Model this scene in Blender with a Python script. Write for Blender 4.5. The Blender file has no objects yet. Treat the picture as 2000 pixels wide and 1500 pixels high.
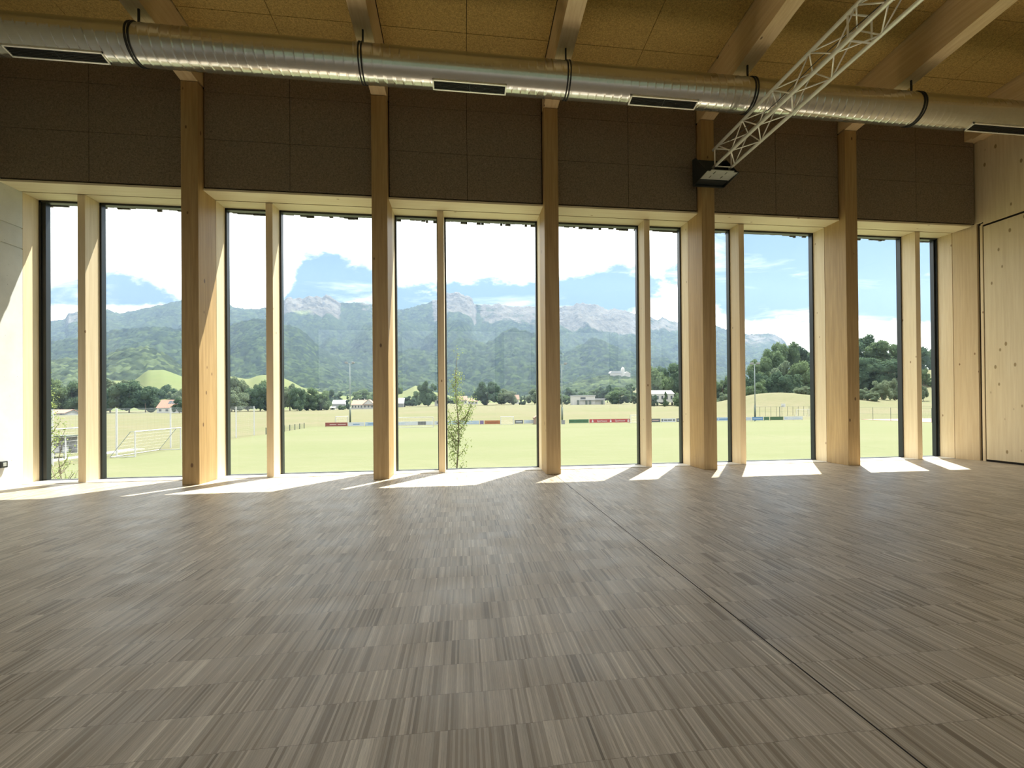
import bpy, bmesh, math, random
import numpy as np
from mathutils import Vector, Matrix

C = bpy.context.scene.collection
SC = bpy.context.scene
PI = math.pi
random.seed(7)
RNG = np.random.default_rng(11)

# ------------------------------------------------------------------ camera
F_PX, PITCH, ROLL, YAW = 922.4715, 0.0058, -0.0088, 0.1329
CX, CY, EYE = 1029.4054, 780.9306, 1.36
_cy, _sy, _cp, _sp = math.cos(YAW), math.sin(YAW), math.cos(PITCH), math.sin(PITCH)
FWD = np.array([_sy*_cp, _cy*_cp, _sp]); _r = np.array([_cy, -_sy, 0.0]); _u = np.cross(_r, FWD)
RIGHT = math.cos(ROLL)*_r + math.sin(ROLL)*_u
UP = -math.sin(ROLL)*_r + math.cos(ROLL)*_u
cam_d = bpy.data.cameras.new('camera'); cam = bpy.data.objects.new('camera', cam_d); C.objects.link(cam)
M = Matrix(((RIGHT[0], UP[0], -FWD[0], 0), (RIGHT[1], UP[1], -FWD[1], 0), (RIGHT[2], UP[2], -FWD[2], EYE), (0, 0, 0, 1)))
cam.matrix_world = M
cam_d.sensor_width = 36; cam_d.lens = F_PX/2000*36
cam_d.shift_x = -(CX-1000)/2000; cam_d.shift_y = (CY-750)/2000
cam_d.clip_start = 0.05; cam_d.clip_end = 20000
SC.camera = cam
SC.view_settings.view_transform = 'Standard'; SC.view_settings.look = 'None'
SC.view_settings.gamma = 1; SC.view_settings.use_curve_mapping = False
SC.view_settings.exposure = 0.0
cy = SC.cycles
cy.use_denoising = True
cy.max_bounces = 10; cy.diffuse_bounces = 6; cy.glossy_bounces = 4; cy.transparent_max_bounces = 24
cy.transmission_bounces = 4; cy.volume_bounces = 0
cy.sample_clamp_indirect = 6.0
cy.caustics_reflective = False; cy.caustics_refractive = False

def ray(u, v):
    return FWD + (u-CX)/F_PX*RIGHT + (CY-v)/F_PX*UP
def at_y(u, v, Y):
    d = ray(u, v); t = Y/d[1]; return np.array([d[0]*t, Y, EYE+d[2]*t])
def at_z(u, v, z):
    d = ray(u, v); t = (z-EYE)/d[2]; return np.array([d[0]*t, d[1]*t, z])
def slope(u, v):
    d = ray(u, v); return d[0]/d[1], d[2]/d[1]

# ------------------------------------------------------------------ node helper
class NT:
    def __init__(s, tree): s.t = tree; s.n = tree.nodes; s.l = tree.links
    def node(s, typ, ins=None, **kw):
        n = s.n.new(typ)
        for k, v in kw.items(): setattr(n, k, v)
        for k, v in (ins or {}).items():
            sock = n.inputs[k]
            if isinstance(v, bpy.types.NodeSocket): s.l.new(v, sock)
            else: sock.default_value = v
        return n
    def math(s, op, a, b=0.0, c=0.0, clamp=False):
        n = s.n.new('ShaderNodeMath'); n.operation = op; n.use_clamp = clamp
        for i, v in enumerate((a, b, c)):
            if isinstance(v, bpy.types.NodeSocket): s.l.new(v, n.inputs[i])
            else: n.inputs[i].default_value = v
        return n.outputs[0]
    def mix(s, f, a, b, blend='MIX'):
        n = s.n.new('ShaderNodeMix'); n.data_type = 'RGBA'; n.blend_type = blend
        for sock, v in ((n.inputs[0], f), (n.inputs[6], a), (n.inputs[7], b)):
            if isinstance(v, bpy.types.NodeSocket): s.l.new(v, sock)
            elif isinstance(v, (int, float)): sock.default_value = v
            else: sock.default_value = (*v[:3], 1)
        return n.outputs[2]
    def ramp(s, f, pts, interp='LINEAR'):
        n = s.n.new('ShaderNodeValToRGB'); n.color_ramp.interpolation = interp
        e = n.color_ramp.elements
        while len(e) > 1: e.remove(e[-1])
        for i, (p, c) in enumerate(pts):
            el = e[0] if i == 0 else e.new(p)
            el.position = p; el.color = (c, c, c, 1) if isinstance(c, (int, float)) else (*c[:3], 1)
        s.l.new(f, n.inputs[0]); return n.outputs[0]
    def mapr(s, v, a, b, c=0.0, d=1.0, smooth=False):
        n = s.n.new('ShaderNodeMapRange'); n.interpolation_type = 'SMOOTHSTEP' if smooth else 'LINEAR'
        s.l.new(v, n.inputs[0])
        for i, x in enumerate((a, b, c, d)):
            if isinstance(x, bpy.types.NodeSocket): s.l.new(x, n.inputs[i+1])
            else: n.inputs[i+1].default_value = x
        return n.outputs[0]

# ------------------------------------------------------------------ sky (world)
world = bpy.data.worlds.new('sky'); SC.world = world; world.use_nodes = True
w = NT(world.node_tree); w.n.clear()
tc = w.node('ShaderNodeTexCoord')
sep = w.node('ShaderNodeSeparateXYZ', {0: tc.outputs['Generated']})
dx, dy, dz = sep.outputs
ysafe = w.math('MAXIMUM', dy, 0.08)
sx = w.math('DIVIDE', dx, ysafe); sz = w.math('DIVIDE', dz, ysafe)
vec = w.node('ShaderNodeCombineXYZ', {0: sx, 1: w.math('MULTIPLY', sz, 1.9), 2: 0.37}).outputs[0]
n1 = w.node('ShaderNodeTexNoise', {'Vector': vec, 'Scale': 4.2, 'Detail': 9.0, 'Roughness': 0.62}).outputs[0]
n2 = w.node('ShaderNodeTexNoise', {'Vector': vec, 'Scale': 1.7, 'Detail': 4.0, 'Roughness': 0.5}).outputs[0]
wisp_v = w.node('ShaderNodeCombineXYZ', {0: w.math('MULTIPLY', sx, 1.6), 1: w.math('MULTIPLY', sz, 9.0), 2: 2.1}).outputs[0]
n3 = w.node('ShaderNodeTexNoise', {'Vector': wisp_v, 'Scale': 1.6, 'Detail': 7.0, 'Roughness': 0.6, 'Distortion': 0.6}).outputs[0]
u01 = w.mapr(sx, -1.2, 1.3)
def pos(x): return (x+1.2)/2.5
# lower edge of the big white cloud deck as a function of direction
base = w.ramp(u01, [(pos(-0.9), 0.235), (pos(-0.75), 0.225), (pos(-0.66), 0.222), (pos(-0.58), 0.20), (pos(-0.5), 0.14), (pos(-0.37), 0.18), (pos(-0.31), 0.305), (pos(-0.235), 0.275), (pos(-0.14), 0.235), (pos(-0.05), 0.262),
                    (pos(0.1), 0.270), (pos(0.3), 0.268), (pos(0.47), 0.305), (pos(0.56), 0.46), (pos(0.64), 0.80), (pos(1.2), 0.95)])
edge = w.math('SUBTRACT', sz, base)
nn = w.math('MULTIPLY', w.math('SUBTRACT', n1, 0.5), 0.26)
deck = w.mapr(w.math('ADD', edge, nn), -0.012, 0.03, smooth=True)
# thin blue openings inside the deck
holes = w.mapr(n2, 0.40, 0.30, 0.0, 0.75, smooth=True)
deck = w.math('MULTIPLY', deck, w.math('SUBTRACT', 1.0, holes))
# cumulus lying low on the ridge line towards the right
lo_top = w.ramp(u01, [(pos(-1.0), 0.185), (pos(-0.72), 0.185), (pos(-0.58), 0.21), (pos(-0.45), 0.19), (pos(-0.3), 0.10), (pos(0.1), 0.17), (pos(0.2), 0.205), (pos(0.33), 0.235), (pos(0.5), 0.255), (pos(0.62), 0.20), (pos(0.8), 0.19), (pos(1.2), 0.21)])
lo = w.mapr(w.math('ADD', w.math('SUBTRACT', lo_top, sz), w.math('MULTIPLY', w.math('SUBTRACT', n1, 0.5), 0.22)), -0.01, 0.025, smooth=True)
wisps = w.mapr(n3, 0.50, 0.78, 0.0, 0.75, smooth=True)
cl = w.math('MAXIMUM', w.math('MAXIMUM', deck, lo), wisps)
blue = w.ramp(w.mapr(dz, 0.0, 0.9), [(0.0, (0.24, 0.38, 0.52)), (0.25, (0.24, 0.42, 0.66)), (1.0, (0.12, 0.33, 0.72))])
sh = w.mapr(n1, 0.35, 0.7, 0.72, 1.25)
white = w.mix(1.0, (2.0, 2.05, 2.1), sh, 'MULTIPLY')
wm = w.node('ShaderNodeVectorMath', {0: (2.9, 2.95, 3.0)}, operation='SCALE'); w.l.new(sh, wm.inputs['Scale'])
cl = w.mix(w.math('LESS_THAN', dy, 0.08), cl, w.mapr(n1, 0.42, 0.55, 0.75, 1.15, smooth=True))  # cloud behind the camera, made fuller for more light through the back glazing
sky = w.mix(cl, blue, wm.outputs[0])
# below the horizon: dull green-grey
sky = w.mix(w.mapr(dz, -0.02, 0.0), (0.25, 0.3, 0.2), sky)
bg = w.node('ShaderNodeBackground', {'Color': sky, 'Strength': 1.0})
out = w.node('ShaderNodeOutputWorld'); w.l.new(bg.outputs[0], out.inputs[0])
world.cycles.sampling_method = 'MANUAL'; world.cycles.sample_map_resolution = 512

sun_d = bpy.data.lights.new('sun', 'SUN'); sun = bpy.data.objects.new('sun', sun_d); C.objects.link(sun)
SUNV = Vector((0.69, 1.0, 2.5)).normalized()
sun.rotation_euler = SUNV.to_track_quat('Z', 'Y').to_euler(); sun.location = (20, 30, 60)
sun_d.energy = 18.5; sun_d.angle = math.radians(0.53); sun_d.color = (1.0, 0.95, 0.86)

# ------------------------------------------------------------------ mesh helpers
class MB:
    def __init__(s): s.v = []; s.f = []
    def add(s, vs, fs):
        o = len(s.v); s.v += [tuple(map(float, q)) for q in vs]; s.f += [tuple(i+o for i in q) for q in fs]; return s
    def box(s, x0, x1, y0, y1, z0, z1, b=0.0):
        if b <= 0:
            vs = [(x, y, z) for z in (z0, z1) for y in (y0, y1) for x in (x0, x1)]
            return s.add(vs, [(0, 2, 3, 1), (4, 5, 7, 6), (0, 1, 5, 4), (2, 6, 7, 3), (0, 4, 6, 2), (1, 3, 7, 5)])
        bm = bmesh.new(); bmesh.ops.create_cube(bm, size=1)
        for q in bm.verts: q.co = Vector(((x0+x1)/2+q.co.x*(x1-x0), (y0+y1)/2+q.co.y*(y1-y0), (z0+z1)/2+q.co.z*(z1-z0)))
        bmesh.ops.bevel(bm, geom=list(bm.edges), offset=b, segments=1, affect='EDGES')
        bm.verts.index_update()
        s.add([q.co for q in bm.verts], [[q.index for q in fc.verts] for fc in bm.faces]); bm.free(); return s
    def prism(s, poly, axis, a, b):
        # poly of 2-D points extruded along axis between a and b
        n = len(poly)
        def P(q, t):
            return {'x': (t, q[0], q[1]), 'y': (q[0], t, q[1]), 'z': (q[0], q[1], t)}[axis]
        vs = [P(q, a) for q in poly]+[P(q, b) for q in poly]
        return s.add(vs, [tuple(range(n))[::-1], tuple(range(n, 2*n))]+[(i, (i+1) % n, n+(i+1) % n, n+i) for i in range(n)])
    def tube(s, pts, r, n=8, cap=True):
        pts = [Vector(q) for q in pts]; rs = r if isinstance(r, (list, tuple)) else [r]*len(pts)
        vs = []; fs = []; ref = None
        for i, q in enumerate(pts):
            t = (pts[min(i+1, len(pts)-1)]-pts[max(i-1, 0)]).normalized()
            if ref is None: ref = Vector((0, 0, 1)) if abs(t.z) < 0.9 else Vector((1, 0, 0))
            a = t.cross(ref).normalized(); b = t.cross(a).normalized()
            for k in range(n):
                an = 2*PI*k/n; vs.append(q+(a*math.cos(an)+b*math.sin(an))*rs[i])
            if i:
                o = (i-1)*n
                for k in range(n): fs.append((o+k, o+(k+1) % n, o+n+(k+1) % n, o+n+k))
        if cap: fs.append(tuple(range(n))[::-1]); fs.append(tuple((len(pts)-1)*n+k for k in range(n)))
        return s.add(vs, fs)
    def build(s, name, m, parent=None, smooth=False, loc=None):
        me = bpy.data.meshes.new(name)
        vs = s.v
        if loc is not None: vs = [(a-loc[0], b-loc[1], c-loc[2]) for a, b, c in vs]
        me.from_pydata(vs, [], s.f); me.validate(); me.update()
        bm = bmesh.new(); bm.from_mesh(me); bmesh.ops.recalc_face_normals(bm, faces=bm.faces); bm.to_mesh(me); bm.free()
        if smooth: me.polygons.foreach_set('use_smooth', [True]*len(me.polygons))
        o = bpy.data.objects.new(name, me); C.objects.link(o)
        if m: me.materials.append(m)
        if loc is not None: o.location = loc
        if parent: o.parent = parent
        return o
def tag(o, label=None, cat=None, group=None, kind=None):
    if label: o['label'] = label
    if cat: o['category'] = cat
    if group: o['group'] = group
    if kind: o['kind'] = kind
    return o
def empty(name, loc=(0, 0, 0), rz=0.0):
    o = bpy.data.objects.new(name, None); C.objects.link(o); o.location = loc; o.rotation_euler = (0, 0, rz)
    o.empty_display_size = 0.1; return o
def kids(o): return [c for c in bpy.data.objects if c.parent == o]
def copy_tree(o, parent=None):
    c = o.copy(); C.objects.link(c); c.parent = parent
    for ch in kids(o):
        if ch != c: copy_tree(ch, c)
    return c
def grid_mesh(name, P, m, smooth=True, attr=None):
    ny, nx = P.shape[:2]
    me = bpy.data.meshes.new(name); nv = nx*ny
    me.vertices.add(nv); me.vertices.foreach_set('co', P.reshape(-1).astype(np.float32))
    idx = np.arange(nv).reshape(ny, nx)
    q = np.stack([idx[:-1, :-1], idx[:-1, 1:], idx[1:, 1:], idx[1:, :-1]], -1).reshape(-1, 4)
    me.loops.add(len(q)*4); me.loops.foreach_set('vertex_index', q.reshape(-1).astype(np.int32))
    me.polygons.add(len(q)); me.polygons.foreach_set('loop_start', (np.arange(len(q))*4).astype(np.int32))
    me.polygons.foreach_set('loop_total', np.full(len(q), 4, np.int32))
    if smooth: me.polygons.foreach_set('use_smooth', np.ones(len(q), bool))
    me.update(); me.validate()
    for k, val in (attr or {}).items():
        a = me.attributes.new(k, 'FLOAT', 'POINT'); a.data.foreach_set('value', val.reshape(-1).astype(np.float32))
    me.materials.append(m)
    o = bpy.data.objects.new(name, me); C.objects.link(o); return o
def hash2(i, j, s=0):
    n = (i.astype(np.int64)*374761393+j.astype(np.int64)*668265263+s*974711) & 0x7fffffff
    n = ((n ^ (n >> 13))*1274126177) & 0x7fffffff
    n = ((n ^ (n >> 16))*60493) & 0x7fffffff
    return (n & 0xffff)/65535.0
def vnoise(x, y, s=0):
    i = np.floor(x); j = np.floor(y); fx = x-i; fy = y-j; fx = fx*fx*(3-2*fx); fy = fy*fy*(3-2*fy)
    a = hash2(i, j, s); b = hash2(i+1, j, s); c = hash2(i, j+1, s); d = hash2(i+1, j+1, s)
    return (a*(1-fx)+b*fx)*(1-fy)+(c*(1-fx)+d*fx)*fy
def fbm(x, y, o=5, s=0):
    r = 0; a = 0.5; t = 0
    for k in range(o): r = r+a*vnoise(x, y, s+k); t += a; a *= 0.5; x = x*2.03+17.1; y = y*2.03+9.7
    return r/t
def worley(x, y, s=0):
    i = np.floor(x); j = np.floor(y); best = np.full(x.shape, 9.0)
    for a in (-1, 0, 1):
        for b in (-1, 0, 1):
            px = i+a+hash2(i+a, j+b, s); py = j+b+hash2(i+a, j+b, s+5)
            best = np.minimum(best, np.hypot(px-x, py-y))
    return best

# ------------------------------------------------------------------ materials
def new_mat(name):
    m = bpy.data.materials.new(name); m.use_nodes = True; t = NT(m.node_tree); t.n.clear()
    o = t.node('ShaderNodeOutputMaterial'); return m, t, o
def principled(t, o, **ins):
    p = t.node('ShaderNodeBsdfPrincipled')
    for k, v in ins.items():
        k = k.replace('_', ' ')
        if isinstance(v, bpy.types.NodeSocket): t.l.new(v, p.inputs[k])
        else: p.inputs[k].default_value = (*v, 1) if isinstance(v, (tuple, list)) and len(v) == 3 else v
    t.l.new(p.outputs[0], o.inputs[0]); return p
def flat(name, col, rough=0.6, metal=0.0, noise=0.08, scale=6.0):
    m, t, o = new_mat(name)
    c = t.node('ShaderNodeTexCoord')
    n = t.node('ShaderNodeTexNoise', {'Vector': c.outputs['Object'], 'Scale': scale, 'Detail': 4.0})
    col2 = t.mix(t.mapr(n.outputs[0], 0.3, 0.7), [x*(1-noise) for x in col], [min(1, x*(1+noise)) for x in col])
    principled(t, o, Base_Color=col2, Roughness=rough, Metallic=metal); return m
def wood(name, light, dark, knot, axis='z', rough=0.55, knots=4.5, knot_r=0.085, stave=0.0):
    m, t, o = new_mat(name)
    c = t.node('ShaderNodeTexCoord'); oi = t.node('ShaderNodeObjectInfo')
    off = t.node('ShaderNodeVectorMath', {0: (13.0, 7.0, 5.0)}, operation='SCALE'); t.l.new(oi.outputs['Random'], off.inputs['Scale'])
    v0 = t.node('ShaderNodeVectorMath', {0: c.outputs['Object'], 1: off.outputs[0]}, operation='ADD').outputs[0]
    sc = {'z': (1, 1, 0.045), 'x': (0.045, 1, 1), 'y': (1, 0.045, 1)}[axis]
    v = t.node('ShaderNodeVectorMath', {0: v0, 1: sc}, operation='MULTIPLY').outputs[0]
    n = t.node('ShaderNodeTexNoise', {'Vector': v, 'Scale': 26.0, 'Detail': 5.0, 'Roughness': 0.6, 'Distortion': 0.35}).outputs[0]
    nb = t.node('ShaderNodeTexNoise', {'Vector': v, 'Scale': 4.0, 'Detail': 2.0}).outputs[0]
    f = t.math('ADD', t.math('MULTIPLY', n, 0.65), t.math('MULTIPLY', nb, 0.35))
    col = t.mix(t.mapr(f, 0.36, 0.64), dark, light)
    if stave:
        sepv = t.node('ShaderNodeSeparateXYZ', {0: v0}); a = {'z': ('X', 'Y'), 'x': ('Y', 'Z'), 'y': ('X', 'Z')}[axis]
        q = t.math('FLOOR', t.math('DIVIDE', t.math('ADD', sepv.outputs[a[0]], sepv.outputs[a[1]]), stave))
        wn = t.node('ShaderNodeTexWhiteNoise', {'W': q}, noise_dimensions='1D').outputs[0]
        col = t.mix(t.mapr(wn, 0, 1, 0.0, 0.22), col, dark)
    ks = {'z': (1, 1, 0.55), 'x': (0.55, 1, 1), 'y': (1, 0.55, 1)}[axis]
    kv = t.node('ShaderNodeVectorMath', {0: v0, 1: ks}, operation='MULTIPLY').outputs[0]
    vo = t.node('ShaderNodeTexVoronoi', {'Vector': kv, 'Scale': knots, 'Randomness': 1.0})
    kn = t.mapr(vo.outputs['Distance'], knot_r*0.6, knot_r, 1.0, 0.0, smooth=True)
    keep = t.math('GREATER_THAN', t.node('ShaderNodeSeparateColor', {0: vo.outputs['Color']}).outputs[0], 0.35)
    col = t.mix(t.math('MULTIPLY', t.math('MULTIPLY', kn, keep), 0.85), col, knot)
    bp = t.node('ShaderNodeBump', {'Height': n, 'Strength': 0.12, 'Distance': 0.003})
    principled(t, o, Base_Color=col, Roughness=rough, Normal=bp.outputs[0]); return m

MAT = {}
MAT['glulam'] = wood('glulam', (0.52, 0.36, 0.17), (0.37, 0.24, 0.10), (0.10, 0.045, 0.02), 'z', knots=4.2, knot_r=0.11)
MAT['beam'] = wood('beam_timber', (0.86, 0.70, 0.44), (0.72, 0.54, 0.29), (0.12, 0.06, 0.02), 'y', knots=4.0, knot_r=0.10)
MAT['spruce'] = wood('spruce_board', (0.80, 0.67, 0.46), (0.68, 0.54, 0.34), (0.25, 0.13, 0.05), 'z', knots=4.5, knot_r=0.08, stave=0.19)
MAT['spruce_x'] = wood('spruce_board_horizontal', (0.86, 0.78, 0.60), (0.77, 0.67, 0.48), (0.30, 0.16, 0.07), 'x', knots=4.0, knot_r=0.08)
MAT['plywood'] = wood('spruce_plywood', (0.76, 0.66, 0.46), (0.66, 0.55, 0.36), (0.26, 0.17, 0.06), 'z', knots=5.0, knot_r=0.15, stave=0.0)
MAT['black_metal'] = flat('black_metal', (0.016, 0.02, 0.022), 0.35, 0.0)
MAT['dark_gap'] = flat('dark_gap', (0.012, 0.008, 0.006), 0.9)
MAT['sill'] = flat('pale_sill', (0.78, 0.76, 0.70), 0.45)
MAT['alu'] = flat('truss_aluminium', (0.95, 0.94, 0.91), 0.30, 0.35, 0.05, 12)
MAT['plate'] = flat('grey_plate', (0.42, 0.44, 0.42), 0.45, 0.3)
MAT['strap'] = flat('black_strap', (0.014, 0.014, 0.016), 0.5)
MAT['white_paint'] = flat('white_paint', (0.45, 0.45, 0.45), 0.4)
MAT['fence_metal'] = flat('dark_fence_metal', (0.07, 0.09, 0.07), 0.5)
MAT['mast_metal'] = flat('galvanised_mast', (0.20, 0.23, 0.24), 0.5)
MAT['roof_red'] = flat('pink_red_tiles', (0.26, 0.125, 0.09), 0.8, 0, 0.15, 1.5)
MAT['roof_brown'] = flat('brown_roof_tiles', (0.20, 0.125, 0.09), 0.8, 0, 0.15, 1.5)
MAT['roof_grey'] = flat('pale_metal_roof', (0.34, 0.345, 0.35), 0.6)
MAT['render_white'] = flat('white_render', (0.42, 0.41, 0.385), 0.8)
MAT['render_grey'] = flat('grey_render', (0.2, 0.205, 0.21), 0.8)
MAT['timber_grey'] = flat('weathered_boards', (0.24, 0.18, 0.14), 0.8)
MAT['dark_window'] = flat('dark_window', (0.05, 0.06, 0.07), 0.2)
MAT['track'] = flat('pink_track', (0.27, 0.155, 0.13), 0.9, 0, 0.1, 0.5)
MAT['gravel'] = flat('pale_paving', (0.34, 0.33, 0.30), 0.9, 0, 0.1, 2)
MAT['cladding'] = flat('grey_cladding', (0.20, 0.18, 0.17), 0.8)

def mk_floor():
    m, t, o = new_mat('industrial_oak_parquet')
    c = t.node('ShaderNodeTexCoord'); s = t.node('ShaderNodeSeparateXYZ', {0: c.outputs['Object']})
    x, y = s.outputs[0], s.outputs[1]
    bx = t.math('FLOOR', t.math('DIVIDE', x, 0.32))
    jit = t.math('MULTIPLY', t.node('ShaderNodeTexWhiteNoise', {'W': bx}, noise_dimensions='1D').outputs[0], 0.010)
    yy = t.math('ADD', y, jit)
    ry = t.math('DIVIDE', yy, 0.25); row = t.math('FLOOR', ry); fy = t.math('FRACT', ry)
    rx = t.math('DIVIDE', t.math('ADD', x, t.math('MULTIPLY', row, 0.137)), 0.0105); st = t.math('FLOOR', rx); fx = t.math('FRACT', rx)
    wn = t.node('ShaderNodeTexWhiteNoise', {'Vector': t.node('ShaderNodeCombineXYZ', {0: st, 1: row, 2: 0.0}).outputs[0]}, noise_dimensions='2D')
    grp = t.math('FLOOR', t.math('DIVIDE', rx, 3.0))
    wg = t.node('ShaderNodeTexWhiteNoise', {'Vector': t.node('ShaderNodeCombineXYZ', {0: grp, 1: row, 2: 0.0}).outputs[0]}, noise_dimensions='2D')
    g3 = t.math('FLOOR', t.math('DIVIDE', rx, 15.0))
    w3 = t.node('ShaderNodeTexWhiteNoise', {'Vector': t.node('ShaderNodeCombineXYZ', {0: g3, 1: row, 2: 0.0}).outputs[0]}, noise_dimensions='2D')
    val = t.math('ADD', t.math('ADD', t.math('MULTIPLY', wn.outputs[0], 0.58), t.math('MULTIPLY', wg.outputs[0], 0.25)), t.math('MULTIPLY', w3.outputs[0], 0.17))
    col = t.ramp(val, [(0.0, (0.14, 0.105, 0.065)), (0.25, (0.33, 0.265, 0.185)), (0.45, (0.49, 0.42, 0.32)), (0.65, (0.56, 0.48, 0.375)), (0.85, (0.72, 0.635, 0.51)), (1.0, (0.90, 0.82, 0.67))])
    gv = t.node('ShaderNodeCombineXYZ', {0: t.math('MULTIPLY', x, 420.0), 1: t.math('MULTIPLY', yy, 14.0), 2: wn.outputs[0]}).outputs[0]
    gn = t.node('ShaderNodeTexNoise', {'Vector': gv, 'Scale': 1.0, 'Detail': 3.0, 'Roughness': 0.6}).outputs[0]
    col = t.mix(t.mapr(gn, 0.3, 0.7, 0.0, 0.45), col, (0.22, 0.175, 0.12))
    gap = t.math('MAXIMUM', t.math('LESS_THAN', fy, 0.009), t.math('LESS_THAN', fx, 0.05))
    col = t.mix(t.math('MULTIPLY', gap, 0.55), col, (0.07, 0.045, 0.03))
    rn = t.node('ShaderNodeTexNoise', {'Vector': c.outputs['Object'], 'Scale': 2.5, 'Detail': 4.0}).outputs[0]
    rough = t.mapr(rn, 0.3, 0.7, 0.40, 0.52)
    bp = t.node('ShaderNodeBump', {'Height': t.math('SUBTRACT', t.math('MULTIPLY', wn.outputs[0], 0.4), gap), 'Strength': 0.15, 'Distance': 0.001})
    principled(t, o, Base_Color=col, Roughness=rough, Normal=bp.outputs[0], Specular_IOR_Level=0.5); return m
MAT['floor'] = mk_floor()
def mk_acoustic(name, base, rough=0.95):
    m, t, o = new_mat(name)
    c = t.node('ShaderNodeTexCoord')
    n = t.node('ShaderNodeTexNoise', {'Vector': c.outputs['Object'], 'Scale': 90.0, 'Detail': 3.0, 'Roughness': 0.7}).outputs[0]
    n2 = t.node('ShaderNodeTexNoise', {'Vector': c.outputs['Object'], 'Scale': 30.0, 'Detail': 5.0, 'Roughness': 0.8}).outputs[0]
    f = t.math('ADD', t.math('MULTIPLY', n, 0.5), t.math('MULTIPLY', n2, 0.5))
    col = t.mix(t.mapr(f, 0.35, 0.65), [x*0.45 for x in base], [x*1.6 for x in base])
    bp = t.node('ShaderNodeBump', {'Height': f, 'Strength': 0.5, 'Distance': 0.004})
    principled(t, o, Base_Color=col, Roughness=rough, Normal=bp.outputs[0]); return m
MAT['acoustic'] = mk_acoustic('wood_wool_wall', (0.25, 0.20, 0.15))
MAT['acoustic_c'] = mk_acoustic('wood_wool_ceiling', (0.50, 0.35, 0.12))
def mk_concrete():
    m, t, o = new_mat('fair_faced_concrete')
    c = t.node('ShaderNodeTexCoord'); v = c.outputs['Object']
    n = t.node('ShaderNodeTexNoise', {'Vector': v, 'Scale': 1.6, 'Detail': 8.0, 'Roughness': 0.65}).outputs[0]
    n2 = t.node('ShaderNodeTexNoise', {'Vector': v, 'Scale': 40.0, 'Detail': 3.0}).outputs[0]
    col = t.mix(t.mapr(n, 0.3, 0.7), (0.56, 0.57, 0.55), (0.69, 0.70, 0.675))
    vo = t.node('ShaderNodeTexVoronoi', {'Vector': v, 'Scale': 9.0, 'Randomness': 1.0})
    keep = t.math('GREATER_THAN', t.node('ShaderNodeSeparateColor', {0: vo.outputs['Color']}).outputs[0], 0.6)
    hole = t.math('MULTIPLY', t.math('LESS_THAN', vo.outputs['Distance'], 0.05), keep)
    col = t.mix(t.math('MULTIPLY', hole, 0.7), col, (0.2, 0.2, 0.19))
    bp = t.node('ShaderNodeBump', {'Height': n2, 'Strength': 0.15, 'Distance': 0.002})
    principled(t, o, Base_Color=col, Roughness=0.8, Normal=bp.outputs[0]); return m
MAT['concrete'] = mk_concrete()
def mk_galv():
    m, t, o = new_mat('galvanised_duct')
    c = t.node('ShaderNodeTexCoord')
    n = t.node('ShaderNodeTexNoise', {'Vector': c.outputs['Object'], 'Scale': 18.0, 'Detail': 3.0}).outputs[0]
    vo = t.node('ShaderNodeTexVoronoi', {'Vector': c.outputs['Object'], 'Scale': 30.0}).outputs['Color']
    s = t.node('ShaderNodeSeparateColor', {0: vo}).outputs[0]
    col = t.mix(t.math('ADD', t.math('MULTIPLY', n, 0.5), t.math('MULTIPLY', s, 0.5)), (0.66, 0.66, 0.64), (0.72, 0.72, 0.70))
    principled(t, o, Base_Color=col, Metallic=0.9, Roughness=t.mapr(n, 0.3, 0.7, 0.19, 0.22)); return m
MAT['galv'] = mk_galv()
def mk_glass():
    m, t, o = new_mat('clear_pane')
    tr = t.node('ShaderNodeBsdfTransparent', {'Color': (0.93, 0.965, 0.95, 1)})
    gl = t.node('ShaderNodeBsdfGlossy', {'Color': (1, 1, 1, 1), 'Roughness': 0.02})
    fr = t.node('ShaderNodeFresnel', {'IOR': 1.45})
    mx = t.node('ShaderNodeMixShader', {0: t.math('MULTIPLY', fr.outputs[0], 0.4)})
    t.l.new(tr.outputs[0], mx.inputs[1]); t.l.new(gl.outputs[0], mx.inputs[2]); t.l.new(mx.outputs[0], o.inputs[0]); return m
MAT['glass'] = mk_glass()
def mk_grass(name, a, b, c3, s1=0.05, s2=1.5, stretch=(1, 1, 1)):
    a, b, c3 = [(q[0]*0.84, q[1]*0.78, q[2]*0.86) for q in (a, b, c3)]
    m, t, o = new_mat(name)
    c = t.node('ShaderNodeTexCoord')
    v = t.node('ShaderNodeVectorMath', {0: c.outputs['Object'], 1: stretch}, operation='MULTIPLY').outputs[0]
    n = t.node('ShaderNodeTexNoise', {'Vector': v, 'Scale': s1, 'Detail': 6.0, 'Roughness': 0.6}).outputs[0]
    n2 = t.node('ShaderNodeTexNoise', {'Vector': v, 'Scale': s2, 'Detail': 5.0, 'Roughness': 0.7}).outputs[0]
    col = t.mix(t.mapr(n, 0.35, 0.65), a, b)
    col = t.mix(t.mapr(n2, 0.4, 0.7, 0, 0.6), col, c3)
    bp = t.node('ShaderNodeBump', {'Height': n2, 'Strength': 0.4, 'Distance': 0.15})
    principled(t, o, Base_Color=col, Roughness=0.95, Normal=bp.outputs[0], Specular_IOR_Level=0.1); return m
MAT['pitch'] = mk_grass('mown_pitch_grass', (0.125, 0.148, 0.070), (0.140, 0.156, 0.082), (0.113, 0.138, 0.060), 0.06, 1.2, (0.4, 1.6, 1))
MAT['meadow'] = mk_grass('tall_meadow_grass', (0.120, 0.132, 0.064), (0.145, 0.140, 0.082), (0.088, 0.110, 0.044), 0.03, 0.6, (0.6, 1, 1))
MAT['hillmeadow'] = mk_grass('hill_meadow_grass', (0.10, 0.135, 0.048), (0.12, 0.142, 0.060), (0.08, 0.115, 0.038), 0.01, 0.1)
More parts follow.
